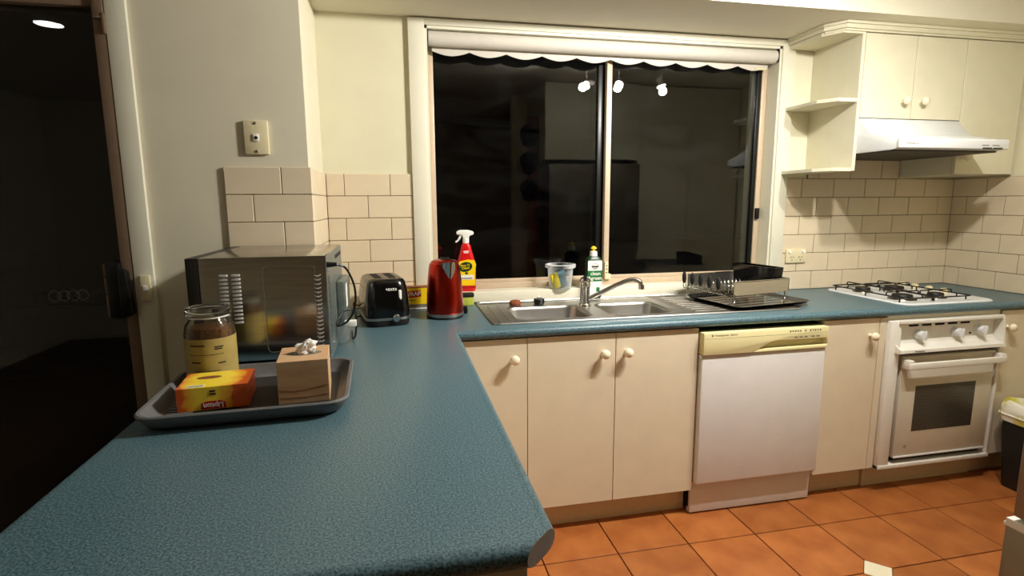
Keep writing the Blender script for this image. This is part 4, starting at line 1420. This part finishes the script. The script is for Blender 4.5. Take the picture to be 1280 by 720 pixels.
# ------------------------------------------------------------------ spray bottle
sb = thing('spray_bottle', 'red spray cleaner bottle with yellow label and white trigger on the sill', 'spray bottle', (0.112, 0.042, 0.957), math.radians(-6))
m = MB()


def ov(z, w, d_, r=None):
    return rring(0, 0, w, d_, r or min(w, d_) * 0.42, z, 6)


m.loft([ov(0, 0.082, 0.046), ov(0.006, 0.090, 0.052), ov(0.10, 0.092, 0.052), ov(0.145, 0.086, 0.050), ov(0.175, 0.070, 0.046), ov(0.20, 0.056, 0.042), ov(0.222, 0.048, 0.040), ov(0.232, 0.036, 0.034), ov(0.238, 0.028, 0.028)])
m.build('bottle', 'red_plastic', sb, 60)
m = MB()
lab = [(-0.041, 0.030), (0.041, 0.030), (0.043, 0.10), (0.047, 0.135), (0.040, 0.152), (0.010, 0.158), (-0.030, 0.150), (-0.043, 0.135), (-0.043, 0.09)]
m.prism(lab, 'y', -0.0272, -0.0225)
lb = m.build('label', 'yellow', sb, 0)
m = MB()
rings = [[(0.033 * math.cos(a) - 0.004, y_, 0.122 + 0.024 * math.sin(a) + 0.10 * 0.033 * math.cos(a)) for a in [2 * PI * q / 20 for q in range(20)]] for y_ in (-0.0272, -0.0280)]
m.loft(rings); m.build('logo_oval', 'dark_green', lb, 0)
text('Pine O', 0.016, 'yellow', lb, (-0.006, -0.0284, 0.129), (PI / 2, -0.12, 0), bold=0.0003)
text('Cleen', 0.016, 'yellow', lb, (-0.004, -0.0284, 0.116), (PI / 2, -0.12, 0), bold=0.0003)
m = MB(); m.box(-0.036, 0.036, -0.0277, -0.0272, 0.060, 0.082); m.build('white_band', 'white_print', lb, 0)
m = MB(); m.box(-0.030, 0.028, -0.0281, -0.0277, 0.064, 0.068); m.box(-0.006, 0.006, -0.0281, -0.0272, 0.086, 0.096); m.build('small_print', 'dark_green', lb, 0)
m = MB()
m.box(-0.014, 0.014, -0.0006, 0, 0.001, 0.005)
m.box(-0.012, 0.012, -0.0006, 0, -0.006, -0.002)
m.build('small_print', 'white_print', sb, 0, loc=(0.0, -0.0222, 0.195), rot=(-0.12, 0, 0))
m = MB(); m.box(-0.045, 0.045, -0.0274, -0.0225, 0.018, 0.030); m.build('red_band', 'red_print', lb, 0)
m = MB(); m.lathe([(0, 0.236), (0.0155, 0.236), (0.0155, 0.256), (0.012, 0.260), (0, 0.260)], 20); cp = m.build('collar', 'white_plastic', sb)
m = MB()
m.prism([(-0.046, 0.292), (-0.044, 0.278), (-0.018, 0.276), (-0.012, 0.256), (0.014, 0.256), (0.018, 0.272), (0.034, 0.276), (0.040, 0.284), (0.034, 0.294), (0.010, 0.300), (-0.030, 0.300)], 'y', -0.012, 0.012, bev=0.004, seg=3)
hdp = m.build('spray_head', 'white_plastic', sb)
m = MB(); m.tube(arc([(-0.022, 0, 0.278), (-0.030, 0, 0.262), (-0.040, 0, 0.248), (-0.050, 0, 0.242)], 4), [0.006] * 6 + [0.0045] * 7, 8); m.build('trigger', 'white_plastic', hdp)

# ------------------------------------------------------------------ tub with sponges
tu = thing('plastic_tub', 'clear plastic tub with lid rim on the sill, sponges inside', 'tub', (0.585, 0.012, 0.957))
m = MB()
m.lathe([(0, 0), (0.053, 0), (0.056, 0.003), (0.066, 0.118), (0.064, 0.118), (0.0545, 0.005), (0.052, 0.002), (0, 0.002)], 36)
m.build('wall', 'clear_plastic', tu, 50)
m = MB(); m.lathe([(0.0655, 0.104), (0.076, 0.106), (0.0775, 0.110), (0.077, 0.122), (0.068, 0.124), (0.064, 0.119), (0.0655, 0.104)], 36); m.build('rim', 'cloudy_plastic', tu, 50)
m = MB(); m.box(-0.020, 0.020, -0.010, 0.010, 0, 0.075, 0.003, 2)
tag(m.build('yellow_sponge', 'sponge_yellow', None, 40, loc=(0.563, -0.006, 0.962), rot=(0, -0.30, 0.3)), 'yellow sponge leaning inside the clear tub', 'sponge')
m = MB(); m.box(-0.022, 0.022, -0.009, 0.009, 0, 0.085, 0.003, 2)
tag(m.build('blue_sponge', 'sponge_blue', None, 40, loc=(0.607, 0.020, 0.962), rot=(0, -0.28, 0.2)), 'blue-grey sponge leaning inside the clear tub', 'sponge')

# ------------------------------------------------------------------ dish soap bottle
ds = thing('dish_soap_bottle', 'dark green dish soap bottle with white and green label behind the tap', 'bottle', (0.742, -0.038, BT + 0.008))
m = MB()
m.loft([ov(0, 0.076, 0.046, 0.018), ov(0.005, 0.082, 0.05, 0.02), ov(0.19, 0.082, 0.05, 0.02), ov(0.203, 0.072, 0.044, 0.018), ov(0.211, 0.05, 0.034, 0.015), ov(0.214, 0.036, 0.032, 0.0155)])
m.build('bottle', 'dark_green', ds, 50)
m = MB(); m.rprism(0, 0, 0.074, 0.175, 0.006, 0.0248, 0.0258, M=Matrix.Translation((0, 0, 0.105)) @ Matrix.Rotation(PI / 2, 4, 'X')); lb = m.build('label', 'white_print', ds, 0)
m = MB(); m.box(-0.037, 0.037, -0.0263, -0.0257, 0.088, 0.142); m.build('green_band', 'green_print', lb, 0)
text('clean', 0.026, 'white_print', lb, (0.003, -0.0266, 0.127), RX90, bold=0.0003)
text('&green', 0.025, 'white_print', lb, (0.0, -0.0266, 0.104), RX90, bold=0.0003)
m = MB()
m.tube([(0.018 * math.cos(a), -0.0260, 0.163 + 0.015 * math.sin(a)) for a in [PI * q / 8 for q in range(9)]], 0.0007, 5)
m.box(-0.018, 0.018, -0.0262, -0.0257, 0.158, 0.166); m.box(-0.012, 0.012, -0.0262, -0.0257, 0.150, 0.154)
m.build('small_print', 'dark_print', lb, 0)
m = MB(); m.box(0.008, 0.026, -0.0262, -0.0257, 0.036, 0.058); m.build('badge', 'green_print', lb, 0)
m = MB(); m.lathe([(0, 0.213), (0.019, 0.213), (0.018, 0.235), (0.013, 0.238), (0, 0.238)], 20); cp = m.build('cap', 'white_plastic', ds)
m = MB(); m.lathe([(0, 0.237), (0.008, 0.237), (0.007, 0.246), (0.015, 0.250), (0.013, 0.256), (0.006, 0.262), (0, 0.263)], 16); m.build('nozzle', 'yellow', cp)

# ------------------------------------------------------------------ bin
bn = thing('waste_bin', 'black rubbish bin with a yellow-tied bag folded over its rim', 'bin', (2.755, -0.755, 0))
m = MB()
m.loft([rring(0, 0, 0.22, 0.20, 0.02, 0.0, 4), rring(0, 0, 0.225, 0.205, 0.02, 0.01, 4), rring(0, 0, 0.27, 0.25, 0.022, 0.375, 4), rring(0, 0, 0.26, 0.24, 0.02, 0.375, 4), rring(0, 0, 0.22, 0.20, 0.02, 0.02, 4)])
m.build('bucket', 'bin_plastic', bn, 50)
m = MB()
rings = []
n = 48
for k, (g, z) in enumerate(((0.276, 0.325), (0.282, 0.355), (0.284, 0.380), (0.276, 0.402), (0.255, 0.412), (0.225, 0.408), (0.190, 0.385))):
    base = rrect(0, 0, g, g - 0.02, 0.03, 11)
    ring = []
    for q, (x, y) in enumerate(base):
        wob = math.sin(q * 1.7) * 0.5 + math.sin(q * 0.61 + 1) * 0.5
        amp = 0.022 if k in (0, 3, 4, 5) else 0.006
        wob += 0.5 * math.sin(q * 2.9 + k)
        ring.append((x * (1 + 0.02 * wob), y * (1 + 0.02 * wob), z + amp * wob))
    rings.append(ring)
m.loft(rings, False, False)
m.build('bag', 'bag', bn, 70)
m = MB(); m.tube([(x, y, 0.366 + 0.006 * math.sin(q * 0.9)) for q, (x, y) in enumerate(rrect(0, 0, 0.287, 0.267, 0.03, 8))], 0.005, 6, closed=True); m.build('drawstring', 'bag', bn)

# ------------------------------------------------------------------ fridge and the cupboards round it (behind the camera's right shoulder)
fr = thing('fridge', 'stainless fridge with bottom freezer drawer facing the window', 'fridge', (1.50, -2.10, 0))
fx = 1.50


def fbox(name, x0, x1, y0, y1, z0, z1, mt_, parent, bev=0.004):
    q = MB(); q.box(x0 - fx, x1 - fx, y0 + 2.10, y1 + 2.10, z0, z1, bev, 3)
    return q.build(name, mt_, parent)


fbox('body', 1.10, 1.90, -2.47, -1.80, 0.03, 1.70, 'fridge_steel', fr)
fbox('upper_door', 1.095, 1.498, -1.797, -1.757, 0.692, 1.72, 'fridge_steel', fr)
fbox('upper_door', 1.502, 1.905, -1.797, -1.757, 0.692, 1.72, 'fridge_steel', fr)
fbox('freezer_drawer', 1.095, 1.905, -1.797, -1.745, 0.06, 0.664, 'fridge_steel', fr)
fbox('hinge_cover', 1.093, 1.20, -1.795, -1.743, 0.664, 0.672, 'white_plastic', fr, 0.001)
q = MB(); q.prism([(1.092 - fx, -1.748 + 2.1), (1.125 - fx, -1.748 + 2.1), (1.125 - fx, -1.758 + 2.1), (1.104 - fx, -1.790 + 2.1), (1.092 - fx, -1.790 + 2.1)], 'z', 0.671, 0.683); q.build('hinge_cap', 'white_plastic', fr)
fbox('plinth', 1.11, 1.89, -2.4, -1.84, 0.0, 0.055, 'black', fr, 0.0)
for x in (1.47, 1.53):
    q = MB(); q.tube([(x - fx, -1.725 + 2.1, 0.85), (x - fx, -1.725 + 2.1, 1.45)], 0.008, 10); q.build('door_handle', 'steel', fr)

oh2 = thing('fridge_cupboard', 'cream cupboard above the fridge', 'cupboard', (1.52, -2.15, 1.76))
m = MB(); m.box(-0.44, 0.40, -0.345, 0.29, 0, 0.654); m.build('body', 'overhead', oh2, 0)
for a, c, kx in ((-0.44, -0.021, -0.06), (-0.019, 0.40, 0.02)):
    m = MB(); m.box(a + 0.002, c - 0.002, 0.292, 0.310, 0.002, 0.650, 0.001, 1); dd = m.build('door', 'overhead', oh2)
    k = MB(); k.lathe([(0, 0), (0.010, 0), (0.007, 0.012), (0.0165, 0.022), (0.012, 0.034), (0, 0.036)], 16, Matrix.Translation((kx, 0.310, 0.07)) @ Matrix.Rotation(-PI / 2, 4, 'X')); k.build('knob', 'knob', dd, 60)
pn = thing('pantry_cupboard', 'tall cream pantry cupboard next to the fridge', 'cupboard', (2.44, -2.15, 0))
m = MB(); m.box(-0.51, 0.51, -0.345, 0.25, 0, 2.41); m.build('body', 'overhead', pn, 0)
for a, c, kx in ((-0.51, -0.001, -0.06), (0.001, 0.51, 0.06)):
    m = MB(); m.box(a + 0.002, c - 0.002, 0.252, 0.270, 0.10, 2.10, 0.001, 1); dd = m.build('door', 'overhead', pn)
    k = MB(); k.lathe([(0, 0), (0.010, 0), (0.007, 0.012), (0.0165, 0.022), (0.012, 0.034), (0, 0.036)], 16, Matrix.Translation((kx, 0.270, 1.05)) @ Matrix.Rotation(-PI / 2, 4, 'X')); k.build('knob', 'knob', dd, 60)
m = MB(); m.box(-0.055, 0.055, -0.012, 0.012, 0, 2.15, 0.002)
tag(m.build('timber_panel', 'timber', None, 35, loc=(1.030, -2.062, 0)), 'brown timber end panel beside the fridge', 'panel')
for k in range(3):
    z = 2.0 - k * 0.24
    cpp = thing('hanging_cap', ('topmost', 'middle', 'lowest')[k] + ' of three dark cloth caps hung on the brown timber panel', 'cap', (0.985, -2.049, z - 0.06), 0, 'caps hung on the timber panel')
    m = MB()
    rings = []
    for a in range(8):
        ph = PI / 2 * a / 7
        rings.append([(0.085 * math.cos(ph) * math.cos(2 * PI * q_ / 18), 0.06 * math.sin(ph), 0.06 + 0.085 * math.cos(ph) * math.sin(2 * PI * q_ / 18)) for q_ in range(18)])
    m.loft(rings); m.build('crown', 'dark_cloth', cpp, 60)
    m = MB()
    m.prism([(-0.07, 0.02), (0.07, 0.02), (0.06, -0.04), (0.0, -0.065), (-0.06, -0.04)], 'y', 0.002, 0.008, bev=0.002); m.build('brim', 'dark_cloth', cpp)

# ------------------------------------------------------------------ lamps
tl = thing('track_light', 'white ceiling bar with three glowing spotlights', 'ceiling light', (1.51, -1.25, CEIL))
m = MB(); m.box(-0.36, 0.36, -0.025, 0.025, -0.03, 0.0, 0.004); m.build('bar', 'lamp_white', tl)


def spot_head(x, aim, watt):
    pz = -0.150
    d_ = Vector(aim).normalized()
    q_ = d_.to_track_quat('Z', 'Y').to_matrix().to_4x4()
    M = Matrix.Translation((x, 0, pz)) @ q_
    m = MB(); m.tube([(x, 0, -0.03), (x, 0, pz + 0.01)], 0.006, 10); st = m.build('stem', 'lamp_white', tl)
    m = MB(); m.lathe([(0, -0.07), (0.018, -0.07), (0.024, -0.05), (0.030, -0.02), (0.036, 0.0), (0.036, 0.004), (0.033, 0.004), (0.033, -0.004), (0, -0.004)], 28, M); h_ = m.build('lamp_head', 'lamp_white', tl, 50)
    m = MB(); m.lathe([(0, -0.003), (0.032, -0.003), (0.031, 0.002), (0, 0.004)], 24, M); m.build('bulb', 'lamp_face', h_, 50)
    ld_ = bpy.data.lights.new('spot_lamp', 'SPOT')
    ld_.spot_size = math.radians(176)
    ld_.spot_blend = 1.0
    ld_.energy = watt
    ld_.color = LAMP_COL
    ld_.shadow_soft_size = 0.028
    lo = bpy.data.objects.new('spot_lamp', ld_)
    COL.objects.link(lo)
    lo.parent = tl
    gd_ = bpy.data.lights.new('head_fill', 'POINT')  # added all-round fill beside the beam, lifts the room behind
    gd_.energy = FILL_WATT
    gd_.color = LAMP_COL
    gd_.shadow_soft_size = 0.03
    go = bpy.data.objects.new('head_fill', gd_)
    COL.objects.link(go)
    go.parent = tl
    go.location = Vector((x, 0, pz)) + d_ * 0.045
    lo.matrix_local = Matrix.Translation(Vector((x, 0, pz)) + d_ * 0.045) @ (-d_).to_track_quat('Z', 'Y').to_matrix().to_4x4()


spot_head(-0.266, (-0.85, 0.40, -0.42), LAMP_WATT * 1.5)
spot_head(-0.029, (-0.50, 0.55, -0.65), LAMP_WATT)
spot_head(0.316, (0.15, 0.35, -0.92), LAMP_WATT * 0.65)

dl = thing('downlight', 'round white ceiling downlight in the dining area', 'ceiling light', (-2.12, -1.98, CEIL))
m = MB(); m.lathe([(0.065, 0), (0.09, 0), (0.088, -0.006), (0.068, -0.008), (0.065, 0)], 36); m.build('ring', 'lamp_white', dl)
m = MB(); m.lathe([(0, -0.004), (0.068, -0.004), (0.066, -0.007), (0, -0.007)], 36); m.build('diffuser', 'downlight_face', dl)
ld_ = bpy.data.lights.new('downlight_lamp', 'SPOT')
ld_.energy = DOWN_WATT
ld_.color = (1.0, 0.93, 0.82)
ld_.spot_size = math.radians(120)
ld_.spot_blend = 0.8
ld_.shadow_soft_size = 0.06
lo = bpy.data.objects.new('downlight_lamp', ld_)
COL.objects.link(lo)
lo.parent = dl
lo.location = (0, 0, -0.012)

# ------------------------------------------------------------------ outside: paving and the parked car
m = MB()
m.box(-14, 14, 0.26, 18, -0.2, -0.12)
m.box(-14, -0.8, NY + 0.14, 0.26, -0.2, -0.12)
struct(m.build('ground', 'asphalt', None, 0), 'dark paving outside in the night', 'ground')

car = thing('parked_car', 'dark car with four-ring badge parked outside the glass door', 'car', (-2.58, 1.95, -0.12), math.radians(4))
m = MB()
secs = [(0.03, 0.62, 0.30, 0.62), (0.0, 0.80, 0.24, 0.78), (0.10, 0.88, 0.20, 0.84), (0.5, 0.91, 0.20, 0.92), (1.15, 0.91, 0.20, 0.99), (1.3, 0.90, 0.20, 1.02), (3.6, 0.90, 0.20, 1.04), (4.3, 0.86, 0.24, 1.0), (4.45, 0.75, 0.35, 0.9)]
rings = []
for (y, hw_, z0, z1) in secs:
    rings.append([(-hw_, y, z0 + 0.1), (-hw_ * 0.92, y, z0), (hw_ * 0.92, y, z0), (hw_, y, z0 + 0.1), (hw_, y, z1 - 0.12), (hw_ * 0.9, y, z1 - 0.02), (hw_ * 0.5, y, z1), (-hw_ * 0.5, y, z1), (-hw_ * 0.9, y, z1 - 0.02), (-hw_, y, z1 - 0.12)])
m.loft(rings)
m.build('body', 'car_paint', car, 45)
m = MB()
rings = []
for (y, hw_, z1) in ((1.15, 0.78, 0.99), (1.9, 0.66, 1.42), (2.6, 0.66, 1.46), (3.4, 0.64, 1.36), (4.1, 0.74, 1.02)):
    rings.append([(-0.82, y, 0.98), (0.82, y, 0.98), (hw_, y, z1), (-hw_, y, z1)])
m.loft(rings); m.build('cabin', 'dark_glass', car, 45)
m = MB(); m.prism([(-0.34, 0.76), (0.34, 0.76), (0.40, 0.62), (0.30, 0.40), (-0.30, 0.40), (-0.40, 0.62)], 'y', -0.030, 0.012, bev=0.006); gr = m.build('grille', 'car_trim', car)
for k in range(7):
    m = MB(); z = 0.44 + k * 0.045; m.box(-0.32, 0.32, -0.034, -0.029, z, z + 0.012, 0.001, 1); m.build('grille_bar', 'car_trim', gr)
for k in range(4):
    cx = -0.085 + k * 0.0575
    m = MB(); m.tube([(cx + 0.037 * math.cos(a), -0.046, 0.858 + 0.037 * math.sin(a)) for a in [2 * PI * q / 28 for q in range(28)]], 0.0048, 8, closed=True); m.build('badge_ring', 'car_badge', gr)
m = MB(); m.box(-0.20, 0.20, -0.040, -0.005, 0.800, 0.895, 0.02, 3); m.build('badge_plate', 'car_trim', gr)
for s in (-1, 1):
    m = MB(); m.prism([(s * 0.44, 0.70), (s * 0.80, 0.74), (s * 0.82, 0.66), (s * 0.50, 0.60)], 'y', -0.012, 0.06, bev=0.006); m.build('headlight', 'dark_glass', car)
    for y in (0.85, 3.55):
        m = MB(); m.lathe([(0, -0.11), (0.26, -0.11), (0.31, -0.09), (0.31, 0.09), (0.26, 0.11), (0, 0.11)], 32, Matrix.Translation((s * 0.80, y, 0.31)) @ Matrix.Rotation(PI / 2, 4, 'Y')); m.build('wheel', 'tyre', car)
